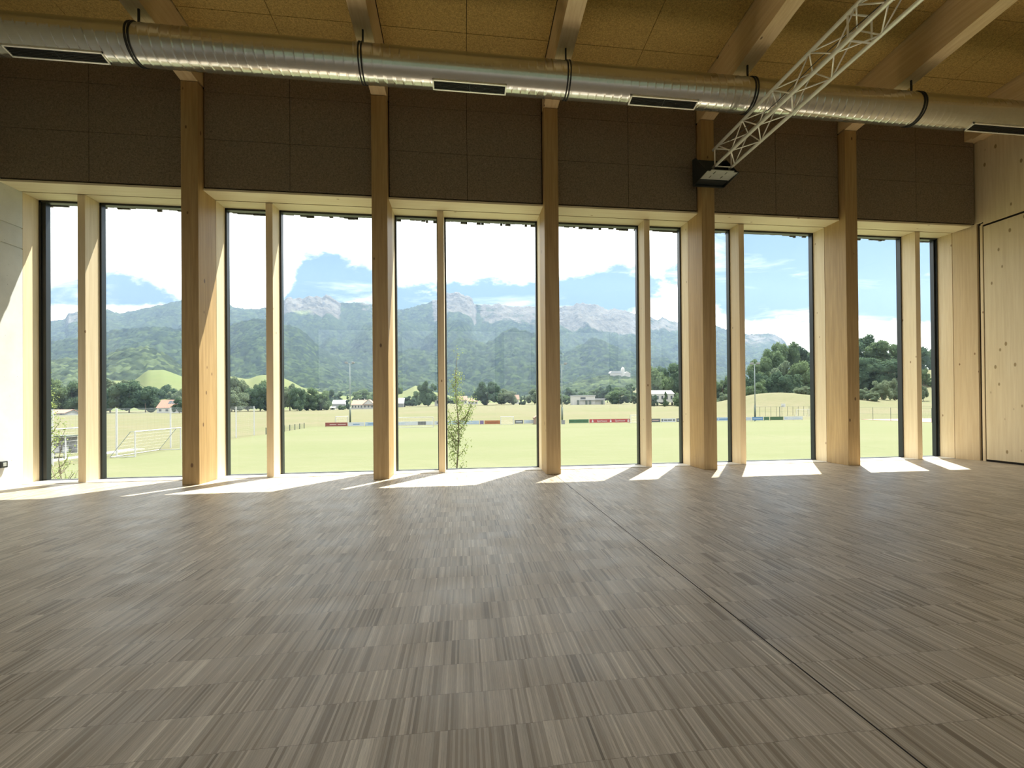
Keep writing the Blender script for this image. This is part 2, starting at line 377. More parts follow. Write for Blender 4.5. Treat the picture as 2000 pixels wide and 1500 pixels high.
def mk_forest(name, a, b, rock=(0.085, 0.082, 0.075)):
    m, t, o = new_mat(name)
    c = t.node('ShaderNodeTexCoord'); v = c.outputs['Object']
    n = t.node('ShaderNodeTexNoise', {'Vector': v, 'Scale': 0.004, 'Detail': 6.0, 'Roughness': 0.6}).outputs[0]
    vo = t.node('ShaderNodeTexVoronoi', {'Vector': v, 'Scale': 0.055, 'Randomness': 1.0})
    cs = t.node('ShaderNodeSeparateColor', {0: vo.outputs['Color']}).outputs[0]
    col = t.mix(t.mapr(n, 0.35, 0.65), a, b)
    col = t.mix(t.math('MULTIPLY', t.math('POWER', cs, 2.0), 0.9), col, (b[0]*2.6, b[1]*2.5, b[2]*1.8))
    at = t.node('ShaderNodeAttribute', attribute_name='rock')
    me = t.node('ShaderNodeAttribute', attribute_name='meadow')
    rn = t.node('ShaderNodeTexNoise', {'Vector': v, 'Scale': 0.012, 'Detail': 8.0, 'Roughness': 0.7}).outputs[0]
    rc = t.mix(t.mapr(rn, 0.35, 0.65), [x*0.6 for x in rock], [x*1.25 for x in rock])
    col = t.mix(t.mapr(t.math('ADD', at.outputs['Fac'], t.math('MULTIPLY', t.math('SUBTRACT', rn, 0.5), 1.2)), 0.42, 0.58), col, rc)
    col = t.mix(t.mapr(me.outputs['Fac'], 0.4, 0.6), col, (0.11, 0.14, 0.055))
    bp = t.node('ShaderNodeBump', {'Height': vo.outputs['Distance'], 'Strength': 0.8, 'Distance': 6.0}); bp.invert = True
    principled(t, o, Base_Color=col, Roughness=1.0, Normal=bp.outputs[0], Specular_IOR_Level=0.0); return m
MAT['forest'] = mk_forest('mountain_forest', (0.005, 0.010, 0.008), (0.015, 0.023, 0.013))
MAT['forest_near'] = mk_forest('hill_forest', (0.012, 0.020, 0.016), (0.026, 0.036, 0.025))
def mk_leaf(name, a, b, trans=0.4):
    a, b = [(q[0]*0.9, q[1]*0.92, q[2]*1.0) for q in (a, b)]
    m, t, o = new_mat(name)
    c = t.node('ShaderNodeTexCoord'); oi = t.node('ShaderNodeObjectInfo')
    n = t.node('ShaderNodeTexNoise', {'Vector': c.outputs['Object'], 'Scale': 5.0, 'Detail': 5.0, 'Roughness': 0.7}).outputs[0]
    f = t.math('ADD', t.math('MULTIPLY', t.mapr(n, 0.35, 0.65), 0.6), t.math('MULTIPLY', oi.outputs['Random'], 0.4))
    col = t.mix(f, a, b)
    d = t.node('ShaderNodeBsdfDiffuse', {'Color': col}); tr = t.node('ShaderNodeBsdfTranslucent', {'Color': col})
    mx = t.node('ShaderNodeMixShader', {0: trans}); t.l.new(d.outputs[0], mx.inputs[1]); t.l.new(tr.outputs[0], mx.inputs[2])
    t.l.new(mx.outputs[0], o.inputs[0]); return m
MAT['leaf_dark'] = mk_leaf('dark_foliage', (0.048, 0.080, 0.055), (0.11, 0.16, 0.082))
MAT['leaf_mid'] = mk_leaf('mid_foliage', (0.080, 0.125, 0.068), (0.165, 0.22, 0.10))
MAT['leaf_pale'] = mk_leaf('pale_foliage', (0.13, 0.17, 0.105), (0.20, 0.24, 0.14))
MAT['leaf_young'] = mk_leaf('young_leaf', (0.20, 0.25, 0.08), (0.36, 0.42, 0.15), 0.45)
MAT['bark'] = flat('bark', (0.16, 0.13, 0.09), 0.9)

# ================================================================== BUILDING
X0, SP, CW, D = -4.7876, 3.1636, 0.2734, 8.799
YP, YM, YF, YG = 8.962, 9.39, 9.72, 9.80           # panels, mullion faces, frames, glass
ZO, ZP = 5.14, 5.20                                 # soffit, underside of panels
XW, XE = -7.68, 11.20                               # side walls
YB = -5.0
SL = 0.0927; HB = 6.956
def zbeam(y): return HB+SL*(D-y)
def zceil(y): return 7.68+SL*(8.5-y)
CL = [X0+k*SP for k in range(5)]
edges = [XW]+CL+[XE]
bays = [(XW if k == 0 else CL[k-1]+CW, CL[k] if k < 5 else XE-0.12) for k in range(6)]
MUL = [-6.801, -3.651, -0.492, 3.737, 5.846, 10.120]; MW = 0.122

fl = MB().box(XW-0.3, XE+0.3, YB-0.3, 9.70, -0.25, 0.0).build('floor', MAT['floor']); tag(fl, kind='structure')
tag(MB().box(1.677, 1.684, YB, 9.40, -0.001, 0.0012).build('trim_1', MAT['dark_gap']), kind='structure')
# side walls and back wall
wl = empty('wall_left'); tag(wl, kind='structure')
m_ = MB(); m_.box(XW-0.3, XW, YB, 9.40, 0, 4.128)
m_.box(XW-0.3, XW, YB, 9.40, 4.148, 4.488); m_.box(XW-0.3, XW, YB, 9.40, 4.508, 5.135); m_.box(XW-0.3, XW-0.012, YB, 9.40, 4.1, 4.55)
m_.box(XW-0.3, XW, YB, 9.40, 5.135, 9.6); m_.build('concrete_face', MAT['concrete'], wl)
wr = empty('wall_right'); tag(wr, kind='structure')
MB().box(XE+0.02, XE+0.3, YB, 8.87, 0.0, 9.6).box(XE+0.06, XE+0.3, 8.86, 8.97, 0, 5.2).build('backing', MAT['dark_gap'], wr)
m_ = MB(); ys = [8.825, 6.35, 3.87, 1.39, -1.09, -3.57, YB]
for a, b in zip(ys, ys[1:]): m_.box(XE, XE+0.05, b+0.006, a-0.006, 0.045, 5.09, 0.002)
m_.build('timber_lining', MAT['plywood'], wr)
m_ = MB()
for a, b in zip(ys, ys[1:]): m_.box(XE, XE+0.05, b+0.001, a-0.001, 5.155, 9.6)
m_.box(XE, XE+0.05, 8.823, 9.1, 5.20, 9.6).build('upper_lining', MAT['plywood'], wr)
MB().box(XE-0.004, XE+0.06, YB, 8.87, 5.135, 5.16).build('ledge', MAT['spruce'], wr)
MB().box(XE, XE+0.12, 8.84, 8.895, 0, 5.135, 0.002).build('corner_post', MAT['spruce'], wr)
# opposite wall behind the camera; its unseen windows are added to brighten the hall
m_ = MB(); m_.box(XW-0.3, XE+0.3, YB-0.3, YB, ZO, 9.9)
bo_ = [XW+0.4+i*3.1 for i in range(7)]
for q in bo_: m_.box(q-0.35 if q != bo_[0] else XW-0.3, q+0.05, YB-0.3, YB, 0, ZO)
m_.box(bo_[-1]-0.35, XE+0.3, YB-0.3, YB, 0, ZO)
tag(m_.build('wall_back', MAT['plywood']), kind='structure')
for i in range(6):
    we = empty('window_%d' % (13+i)); tag(we, kind='structure'); a_, b_ = bo_[i]+0.05, bo_[i+1]-0.35; f = MB()
    f.box(a_, a_+0.04, YB-0.2, YB-0.1, 0, ZO).box(b_-0.04, b_, YB-0.2, YB-0.1, 0, ZO).box(a_, b_, YB-0.2, YB-0.1, 0, 0.04).box(a_, b_, YB-0.2, YB-0.1, ZO-0.04, ZO)
    f.build('window_frame', MAT['black_metal'], we)
    MB().add([(a_, YB-0.15, 0.02), (b_, YB-0.15, 0.02), (b_, YB-0.15, ZO-0.02), (a_, YB-0.15, ZO-0.02)], [(0, 1, 2, 3)]).build('glass_pane', MAT['glass'], we)
# wall above the windows (behind the acoustic boards) and outer shell
m_ = MB(); m_.box(XW-0.3, XE+0.3, YP+0.045, 9.75, ZP, 8.6)
tag(m_.build('wall_front', MAT['dark_gap']), kind='structure')
# roof
m_ = MB(); z = lambda y, h: zceil(y)+h
m_.prism([(YB-0.3, z(YB-0.3, 0.05)), (9.9, z(9.9, 0.05)), (9.9, z(9.9, 0.45)), (YB-0.3, z(YB-0.3, 0.45))], 'x', XW-0.4, XE+0.4)
tag(m_.build('ceiling', MAT['dark_gap']), kind='structure')

ordinal = ['first', 'second', 'third', 'fourth', 'fifth', 'sixth']
bay_name = ['bay beside the left concrete wall', 'second bay from the concrete wall', 'bay with the young tree outside', 'bay with the red banner outside', 'bay right of the truss end', 'bay beside the right timber wall']
# acoustic wall boards, one lining per bay
for k, (a, b) in enumerate(bays):
    b2 = b if k < 5 else XE-0.03
    mid = (edges[k]+edges[k+1]+CW)/2 if 0 < k < 5 else (-6.32 if k == 0 else 9.71)
    m_ = MB(); zs = [ZP, 6.05, 6.89, 7.632]
    for x0, x1 in ((a+0.018, mid), (mid, b2-0.018)):
        for z0, z1 in zip(zs, zs[1:]): m_.box(x0+0.004, x1-0.004, YP, YP+0.04, z0+0.004, z1-0.004)
    o = m_.build('acoustic_panel', MAT['acoustic'], loc=None)
    tag(o, 'dark brown wood wool wall panelling above the window, '+bay_name[k], 'wall panel', 'wood wool panelling above the windows')
# acoustic ceiling boards
for k, (a, b) in enumerate(bays):
    b2 = b if k < 5 else XE-0.275
    mid = (edges[k]+edges[k+1]+CW)/2 if 0 < k < 5 else (-6.32 if k == 0 else 9.71)
    m_ = MB(); yy = [8.96]+[8.14-1.25*i for i in range(12)]
    for x0, x1 in ((a+0.012, mid), (mid, b2-0.012)):
        for y1, y0 in zip(yy, yy[1:]):
            y0 += 0.005; y1 -= 0.005
            m_.prism([(y0, z(y0, 0)), (y1, z(y1, 0)), (y1, z(y1, 0.04)), (y0, z(y0, 0.04))], 'x', x0+0.005, x1-0.005)
    o = m_.build('ceiling_panel', MAT['acoustic_c'])
    tag(o, 'yellow brown wood wool ceiling boards over the '+bay_name[k], 'ceiling panel', 'wood wool ceiling fields between the beams')

# columns
col_lab = ['thick glulam column nearest the concrete wall, left of the goal in view', 'second thick glulam column from the concrete wall', 'glulam column with dark knots right of the young tree',
           'glulam column carrying the black truss bracket', 'thick glulam column nearest the right timber wall']
o = MB().box(0, CW, 0, 0.585, 0, 8.62-D+7.13, 0.004).build('glulam_column', MAT['glulam'])
for k in range(5):
    q = o if k == 0 else o.copy()
    if k: C.objects.link(q)
    q.location = (CL[k], D, 0); tag(q, col_lab[k], 'column', 'glulam columns of the window front')
# beams
beam_lab = ['sloping glulam roof beam above the column nearest the concrete wall', 'roof beam above the second column from the left', 'roof beam above the middle column, behind the duct',
            'roof beam directly above the lighting truss', 'roof beam with a pale knotted underside right of the truss', 'roof beam lying along the right timber wall']
y0, y1 = YB, 9.38; dz_ = 0.72
yb0 = 0.0
m_ = MB().prism([(y0-D, zbeam(y0)-HB), (0.001, 0.0), (0.001, 0.03), (y1-D, 0.03), (y1-D, zbeam(y1)-HB+dz_), (y0-D, zbeam(y0)-HB+dz_)], 'x', 0, CW)
bo = m_.build('roof_beam', MAT['beam'])
for k in range(6):
    q = bo if k == 0 else bo.copy()
    if k: C.objects.link(q)
    q.location = (CL[k] if k < 5 else XE-CW-0.001, D-0.002, HB+0.001); tag(q, beam_lab[k], 'beam', 'sloping glulam roof beams')
# soffit boards (lintel lining), reveals, posts, sills, windows
wn_i = 0; tr_i = 2
def trim(mb, mat):
    global tr_i
    o = mb.build('trim_%d' % tr_i, mat); tr_i += 1; tag(o, kind='structure'); return o
win_centres = []
for k, (a, b) in enumerate(bays):
    trim(MB().box(a, b, YP-0.002, YM-0.034, ZO, ZP-0.022, 0.003), MAT['spruce_x'])
    trim(MB().box(a, b, YM, YF+0.06, ZO+0.002, ZP-0.02, 0.002), MAT['spruce_x'])
    trim(MB().box(a, b, YM-0.02, YF-0.0, 0.0, 0.012, 0.003), MAT['sill'])
    # outer reveal linings beside the columns
    if k == 0: trim(MB().box(XW-0.2, XW-0.002, 9.405, YF+0.07, 0, ZP, 0.002), MAT['spruce'])
    if k == 5:
        trim(MB().box(XE-0.12, XE+0.1, YM, YF+0.07, 0, ZP, 0.002), MAT['spruce'])
        trim(MB().prism([(XE-0.115, YM-0.008), (XE+0.01, 8.965), (XE+0.06, 8.965), (XE+0.06, YM-0.008)], 'z', 0, ZP), MAT['spruce'])
    if k < 5: trim(MB().box(CL[k]+0.001, CL[k]+CW-0.001, YM+0.003, YF+0.08, 0, ZP, 0.002), MAT['spruce'])
    # window post
    p = MB().box(0, MW, 0, YF-YM+0.07, 0, ZO, 0.003).build('window_post', MAT['spruce'])
    p.location = (MUL[k], YM-0.01, 0)
    plab = ['slim timber window post in the bay beside the concrete wall', 'slim timber window post between the two left thick columns', 'slim timber window post left of the young tree',
            'slim timber window post right of the red banner', 'slim timber window post next to the bracket column', 'slim timber window post nearest the right wall']
    tag(p, plab[k], 'window post', 'slim posts between the panes')
    for x0, x1 in ((a, MUL[k]), (MUL[k]+MW, b)):
        wn_i += 1
        we = empty('window_%d' % wn_i); tag(we, kind='structure'); win_centres.append(((x0+x1)/2, x1-x0))
        fw = 0.032; f = MB()
        f.box(x0, x0+fw, YF, YF+0.11, 0.0, ZO+0.001); f.box(x1-fw, x1, YF, YF+0.11, 0.0, ZO+0.001)
        f.box(x0, x1, YF, YF+0.11, ZO-0.035, ZO+0.001); f.box(x0, x1, YF+0.02, YF+0.11, 0.0, 0.022)
        if wn_i in (1, 12):    # the end panes have a thicker double frame
            if wn_i == 1: f.box(x0+fw, x0+0.10, YF+0.02, YF+0.12, 0.0, ZO)
            else: f.box(x1-0.075, x1-0.048, YF+0.03, YF+0.12, 0.0, ZO)
        f.build('window_frame', MAT['black_metal'], we)
        g = MB(); g.add([(x0+fw/2, YG, 0.01), (x1-fw/2, YG, 0.01), (x1-fw/2, YG, ZO-0.02), (x0+fw/2, YG, ZO-0.02)], [(0, 1, 2, 3)])
        g.build('glass_pane', MAT['glass'], we)
# ragged lower ends of the outer cladding boards over the windows
clad = MB(); x = XW-0.3; rnd = random.Random(3)
clad.box(XW-0.3, XE+0.3, 9.86, 9.90, ZO+0.05, 8.4)
while x < XE+0.3:
    wd = rnd.uniform(0.05, 0.16); dr = rnd.choice([0.0, 0.0, 0.012, 0.03, 0.045]) + rnd.uniform(0, 0.008)
    clad.box(x, x+wd-0.006, 9.90, 9.935, ZO+0.004-dr, 8.4); x += wd
tag(clad.build('trim_99', MAT['cladding']), kind='structure')

# ------------------------------------------------------------------ duct
YD, ZD, RD = 7.45, 6.558, 0.270
def make_duct():
    root = empty('ventilation_duct', (XW, YD, ZD)); tag(root, 'long round galvanised spiral ventilation duct hanging in front of the window wall', 'duct')
    L = XE-XW; pitch = 0.137; ns = 16; nx = int(L/pitch*ns); nt = 64
    i = np.arange(nx+1)[:, None]; k = np.arange(nt+1)[None, :]
    X = i*L/nx+0*k; th = k*2*PI/nt+0*i
    ph = np.mod(X/pitch+th/(2*PI), 1.0); ridge = np.exp(-((ph-0.5)/0.085)**2)
    rr = RD+0.0035*ridge
    P = np.stack([X, -np.cos(th)*rr, np.sin(th)*rr], -1)
    o = grid_mesh('duct_pipe', P, MAT['galv']); o.parent = root
    for k in range(5):
        xc = CL[k]+CW/2-XW+(0.05 if k == 0 else 0)
        b = MB(); n = 40
        for dx_ in (-0.03, 0.012):
            vs = []; fs = []
            for j in range(n):
                a = 2*PI*j/n
                for xx, r in ((xc+dx_, RD+0.004), (xc+dx_, RD+0.014), (xc+dx_+0.02, RD+0.014), (xc+dx_+0.02, RD+0.004)): vs.append((xx, math.cos(a)*r, math.sin(a)*r))
            for j in range(n):
                for c_ in range(4): fs.append((j*4+c_, j*4+(c_+1) % 4, ((j+1) % n)*4+(c_+1) % 4, ((j+1) % n)*4+c_))
            b.add(vs, fs)
        b.box(xc-0.012, xc+0.012, -0.012, 0.012, RD+0.005, zbeam(YD)-ZD)
        b.build('hanger_strap', MAT['strap'], root)
    # grilles near the underside
    ang = math.radians(78)
    for x0, x1 in ((-6.23, -4.98), (-0.44, 0.70), (2.72, 3.88), (9.12, 10.55)):
        ph_ = ang; ny, nz = -math.cos(ph_), -math.sin(ph_); ty, tz = -math.sin(ph_), math.cos(ph_)   # normal and tangent
        ty, tz = math.sin(ph_), -math.cos(ph_)
        def P(x_, t_, n_): return (x_-XW, ny*(RD+n_)+ty*t_, nz*(RD+n_)+tz*t_)
        def slab(mb, xa, xb, ta, tb, na, nb):
            vs = [P(x_, t_, n_) for n_ in (na, nb) for t_ in (ta, tb) for x_ in (xa, xb)]
            mb.add(vs, [(0, 2, 3, 1), (4, 5, 7, 6), (0, 1, 5, 4), (2, 6, 7, 3), (0, 4, 6, 2), (1, 3, 7, 5)])
        hw = 0.095; fr = MB()
        slab(fr, x0, x1, -hw, -hw+0.022, -0.03, 0.014); slab(fr, x0, x1, hw-0.022, hw, -0.03, 0.014)
        slab(fr, x0, x0+0.022, -hw, hw, -0.03, 0.014); slab(fr, x1-0.022, x1, -hw, hw, -0.03, 0.014)
        g = fr.build('air_grille', MAT['alu'], root)
        bk = MB(); slab(bk, x0+0.01, x1-0.01, -hw+0.01, hw-0.01, -0.028, 0.003); bk.build('grille_opening', MAT['dark_gap'], g)
        sl = MB()
        for j in range(6):
            t_ = -hw+0.035+j*0.024; slab(sl, x0+0.02, x1-0.02, t_, t_+0.005, 0.002, 0.010)
        slab(sl, (x0+x1)/2-0.004, (x0+x1)/2+0.004, -hw+0.02, hw-0.02, 0.002, 0.012)
        sl.build('grille_slats', MAT['black_metal'], g)
    c = MB(); n = 40; vs = []; fs = []
    for j in range(n):
        a = 2*PI*j/n
        for xx, r in ((1.2, RD+0.004), (1.2, RD+0.012), (1.28, RD+0.012), (1.28, RD+0.004)): vs.append((xx, math.cos(a)*r, math.sin(a)*r))
    for j in range(n):
        for c_ in range(4): fs.append((j*4+c_, j*4+(c_+1) % 4, ((j+1) % n)*4+(c_+1) % 4, ((j+1) % n)*4+c_))
    c.add(vs, fs); c.build('pipe_collar', MAT['galv'], root)
make_duct()

# ------------------------------------------------------------------ truss
TX0, TX1, TZ0, TZ1 = 4.676, 5.003, 5.740, 6.067
tr = empty('lighting_truss', (4.84, 8.25, TZ0)); tag(tr, 'silver aluminium box truss running from the bracket on a column towards the room', 'truss')
def L(p): return (p[0]-4.84, p[1]-8.25, p[2]-TZ0)
for cx_, cz_ in ((TX0, TZ0), (TX1, TZ0), (TX0, TZ1), (TX1, TZ1)):
    MB().tube([L((cx_, 8.3, cz_)), L((cx_, -4.5, cz_))], 0.027, 14).build('chord', MAT['alu'], tr, smooth=True)
A = lambda k: 8.13-0.3875*2*k      # nodes on lower-right / upper-left chords
B = lambda k: 7.70-0.3875*2*k      # nodes on lower-left / upper-right chords
def zig(pa, pb):
    pts = []
    for k in range(16):
        pts.append((pa[0], A(k), pa[1])); pts.append((pb[0], B(k), pb[1]))
    m_ = MB()
    for q0, q1 in zip(pts, pts[1:]): m_.tube([L(q0), L(q1)], 0.010, 8)
    m_.build('brace', MAT['alu'], tr, smooth=True)
zig((TX1, TZ0), (TX0, TZ0)); zig((TX0, TZ1), (TX0, TZ0)); zig((TX0, TZ1), (TX1, TZ1)); zig((TX1, TZ0), (TX1, TZ1))
m_ = MB()
for yj in (8.24, 5.16): 
    for p, q in (((TX0, TZ0), (TX1, TZ0)), ((TX0, TZ1), (TX1, TZ1)), ((TX0, TZ0), (TX0, TZ1)), ((TX1, TZ0), (TX1, TZ1))): m_.tube([L((p[0], yj, p[1])), L((q[0], yj, q[1]))], 0.012, 8)
m_.build('end_frame', MAT['alu'], tr, smooth=True)
# black cable along the truss
pts = [(4.80+0.03*math.sin(y*3), y, TZ1-0.03-0.10*abs(math.sin((8.0-y)*0.55))) for y in np.arange(-4.3, 8.1, 0.2)]
tag(MB().tube(pts, 0.006, 6).build('power_cable', MAT['strap']), 'thin black cable sagging inside the box truss', 'cable')
# bracket on the column
bk = empty('truss_bracket', (4.84, 8.79, 5.65)); tag(bk, 'black steel console with a pale slotted plate holding the truss end', 'bracket')
def LB(mb): mb.v = [(a-4.84, b-8.79, c-5.65) for a, b, c in mb.v]; return mb
LB(MB().box(4.515, 5.165, 8.755, 8.796, 5.60, 6.12, 0.003)).build('back_plate', MAT['black_metal'], bk)
for xx in (4.515, 5.15):
    LB(MB().prism([(8.755, 5.60), (8.755, 6.12), (8.66, 6.10), (8.30, 5.70), (8.24, 5.66), (8.24, 5.645)], 'x', xx, xx+0.015)).build('side_plate', MAT['black_metal'], bk)
pl = MB(); xs = [4.53, 4.60, 4.615, 4.70, 4.72, 4.93, 4.95, 5.04, 5.055, 5.15]; ys_ = [8.22, 8.27, 8.36, 8.43, 8.52, 8.60]
holes = {(3, 1), (5, 1), (3, 3), (5, 3), (0, 0), (8, 0)}
for i in range(9):
    for j in range(5):
        if (i, j) in holes: continue
        pl.box(xs[i], xs[i+1], ys_[j], ys_[j+1], 5.655, 5.667)
LB(pl).build('slotted_plate', MAT['plate'], bk)
LB(MB().box(4.55, 5.13, 8.58, 8.755, 5.64, 5.665)).build('rear_plate', MAT['black_metal'], bk)

# socket on the concrete wall
so = empty('wall_socket', (XW, 9.01, 0.40)); tag(so, 'small black socket box on the left concrete wall near the floor', 'socket')
MB().box(0, 0.045, -0.06, 0.06, -0.055, 0.055, 0.006).build('box', MAT['black_metal'], so)
MB().box(0.044, 0.050, -0.03, 0.03, -0.03, 0.03, 0.002).build('flap', MAT['plate'], so)

# ================================================================== OUTSIDE
G = -3.6
def sm(x, a, b):
    t = np.clip((x-a)/(b-a), 0, 1); return t*t*(3-2*t)
def ground(x, y):
    x = np.asarray(x, float); y = np.asarray(y, float); s = x/np.maximum(y, 1.0)
    A_ = 0.1+0.6*sm(s, -0.32, -0.2)+2.9*sm(s, -0.2, -0.05)
    zz = G+A_*np.clip((y-125)/375, 0, 2.0)
    zz = zz+6.6*np.exp(-((x-143)/26)**2-((y-205)/30)**2)+5*np.exp(-((x-190)/40)**2-((y-215)/30)**2)
    zz = zz+24*sm(x, 215, 330)*sm(y, 160, 285)
    far = np.maximum(np.hypot(x, y)-900, 0)
    return zz-far*0.0
# mown pitch
P = np.zeros((3, 3, 3)); 
for i, yv in enumerate((10.3, 60, 109.0)):
    for j, xv in enumerate((-33.0, 30, 96.5)): P[i, j] = (xv, yv, G+0.02)
tag(grid_mesh('football_pitch', P, MAT['pitch'], smooth=False), 'bright green mown football pitch in front of the windows', 'pitch', kind='structure')
xs_ = np.concatenate([np.linspace(-900, -60, 60), np.linspace(-50, 400, 220), np.linspace(410, 1400, 60)]); ys2 = np.concatenate([np.linspace(10.2, 120, 40), np.linspace(125, 420, 160), np.linspace(430, 900, 50)])
XX, YY = np.meshgrid(xs_, ys2)
ZZ = ground(XX, YY)+(fbm(XX*0.3, YY*0.3, 3)-0.5)*0.35*sm(YY, 112, 130)
inside = (XX > -36) & (XX < 128) & (YY < 112); ZZ = np.where(inside, G, ZZ)
tag(grid_mesh('meadow_ground', np.stack([XX, YY, ZZ], -1), MAT['meadow']), 'pale tall grass meadow beyond the pitch', 'meadow', kind='structure')
tag(MB().box(98.5, 126, 55, 106, G-0.1, G+0.04).build('running_track', MAT['track']), 'pinkish running track right of the pitch', 'track', kind='structure')
tag(MB().box(-38.2, -36.6, 38, 60, G-0.1, G+0.05).build('paved_path', MAT['gravel']), 'pale paved path left of the pitch', 'path', kind='structure')

# ---- ridges --------------------------------------------------------
def ridge(name, crest, Yc, Yf, zf, mat, label, nx=1100, nt=170, power=1.15, gul=0.2, gs=420.0, crown=7.0, cs=16.0, rocks=(), meads=(), seed=0, ext=0.25, thresh=0.9, rough=0.0):
    S = np.array([slope(u, v) for u, v in crest]); o = np.argsort(S[:, 0]); S = S[o]
    sxv = np.linspace(S[0, 0]-ext, S[-1, 0]+ext, nx); szv = np.interp(sxv, S[:, 0], S[:, 1])
    t = np.concatenate([np.linspace(0, 1, nt), np.array([1.02, 1.06, 1.12, 1.2])])[:, None]
    YY = Yf+(Yc-Yf)*t + 0*sxv[None]
    XX = sxv[None]*YY
    zc = EYE+szv[None]*Yc
    tt = np.clip(t, 0, 1)
    prof = tt**power
    Z = zf+(zc-zf)*prof
    damp = np.clip(4*tt*(1-tt), 0, 1)**0.7
    g = np.abs(fbm(XX/gs+50, YY/gs*0.55+9, 5, seed)-0.5)*2
    Z = Z-(zc-zf)*gul*damp*(0.55-g)*1.3
    Z = Z-np.maximum(t-1, 0)*(Yc-Yf)*0.9
    R_ = np.zeros_like(Z); Mw = np.zeros_like(Z)
    for (u0, u1, d0, s_) in rocks:     # pixel span of a cliff, depth in t below crest, strength
        a0, a1 = slope(u0, 600)[0], slope(u1, 600)[0]
        win = sm(sxv, a0-0.01, a0+0.01)*(1-sm(sxv, a1-0.01, a1+0.01))
        R_ = np.maximum(R_, s_*win[None]*sm(t, 1-d0*1.4, 1-d0*0.7))
    for (u, v, wx, ty, s_) in meads:
        a0 = slope(u, v)[0]; Mw = np.maximum(Mw, s_*np.exp(-((sxv[None]-a0)/wx)**2-((t-v*0-ty)/0.035)**2))
    crn = (0.55-np.minimum(worley(XX/cs, YY/cs, seed), 1.0))*crown
    crn2 = (fbm(XX/45, YY/45, 3, seed+3)-0.5)*crown*1.6
    Z = Z+(crn+crn2)*(1-np.clip(R_*1.4, 0, 1))*(1-np.clip(Mw*1.5, 0, 1))
    if rough: Z = Z+(fbm(XX/30, YY/25, 4, seed+8)-0.5)*rough*np.clip(R_, 0, 1)
    ob = grid_mesh(name, np.stack([XX, YY, Z], -1), MAT[mat], attr={'rock': R_, 'meadow': Mw})
    tag(ob, label, 'mountain' if Yc > 1500 else 'hill', kind='structure'); return ob
far_crest = [(20, 640), (88, 629.5), (127, 624), (134, 611), (152, 607.5), (203, 603), (233, 612), (281, 603), (354, 587), (400, 588), (441, 593.7), (456, 601), (494, 606), (519, 603), (545, 596), (552, 590), (559, 583), (569, 580), (590, 583), (603, 577), (620, 577), (628, 580), (637, 575), (649, 583), (660, 591), (687, 591), (700, 591), (725, 594), (767, 605), (794, 603), (818, 597), (841, 590), (853, 584), (866, 582), (870, 574.5), (881, 572.5), (912, 575), (922, 582), (926, 594), (951, 596), (975, 593), (999, 598), (1054, 599), (1093, 598), (1121, 597), (1127, 592), (1144, 591), (1164, 595), (1188, 604), (1195, 602), (1243, 611), (1269, 618.6), (1286, 625.7), (1294, 621), (1309, 627.7), (1330, 629.6), (1398, 636), (1421, 644), (1454, 652), (1474, 654), (1487, 652.4), (1502, 651), (1517, 655), (1528, 662), (1536, 672), (1560, 700), (1700, 740), (1900, 760)]
ridge('mountain_range', far_crest, 3600, 1700, 40, 'forest', 'high forested limestone mountain range with pale cliffs', nx=1700, nt=240, power=1.05, gul=0.38, gs=520, crown=10, cs=20,
      rocks=[(125, 160, 0.10, 0.6), (545, 665, 0.10, 0.95), (700, 740, 0.05, 0.5), (845, 930, 0.12, 1.0), (935, 1062, 0.13, 0.62), (1085, 1260, 0.17, 0.78), (1260, 1350, 0.1, 0.55), (1440, 1535, 0.14, 0.5)],
      meads=[(590, 605, 0.04, 0.905, 0.55)], seed=1, rough=45)
mid_crest = [(0, 700), (88, 672), (152, 656), (203, 648), (264, 641), (308, 637), (354, 643), (400, 648), (441, 640), (480, 625), (519, 624), (550, 633), (582, 640), (607, 661), (632, 682), (666, 707), (700, 728), (727, 745), (760, 760), (800, 775)]
ridge('forested_foothill', mid_crest, 2300, 1200, 10, 'forest', 'dark forested foothill left of the rocky peak', nx=800, nt=150, gul=0.26, gs=380, crown=11, cs=18, seed=4)
low_crest = [(0, 720), (88, 705), (152, 700), (203, 692), (242, 681), (286, 677), (308, 683), (354, 714), (400, 735), (441, 745), (520, 760)]
ridge('wooded_hill', low_crest, 1250, 780, 5, 'forest_near', 'light green wooded hill behind the left trees', nx=420, nt=90, gul=0.12, gs=200, crown=10, cs=14, seed=6)
c2 = [(690, 765), (727, 745), (768, 690), (800, 680), (853, 690), (900, 660), (950, 672), (1000, 640), (1058, 655), (1100, 690), (1160, 660), (1243, 690), (1300, 700), (1400, 735), (1480, 765)]
ridge('wooded_slope', c2, 2250, 1150, 10, 'forest', 'paler wooded slopes at the foot of the cliffs', nx=900, nt=150, gul=0.34, gs=300, crown=11, cs=18, seed=9)
c3 = [(1020, 775), (1060, 762), (1100, 755), (1150, 745), (1190, 731), (1240, 733), (1272, 740), (1330, 742), (1420, 750), (1500, 770)]
ridge('castle_hill', c3, 1100, 700, 2, 'forest_near', 'low wooded hill under the white castle', nx=360, nt=60, gul=0.1, gs=150, crown=10, cs=13, seed=12)
hm = [(60, 765), (203, 745), (262, 745), (288, 724), (320, 723), (355, 736), (400, 745), (441, 733), (460, 737), (485, 741), (505, 734), (520, 733), (552, 739), (570, 747), (590, 758), (650, 772), (730, 776), (790, 765), (812, 754), (830, 762), (900, 777), (1000, 781), (1100, 779), (1300, 776), (1500, 775)]
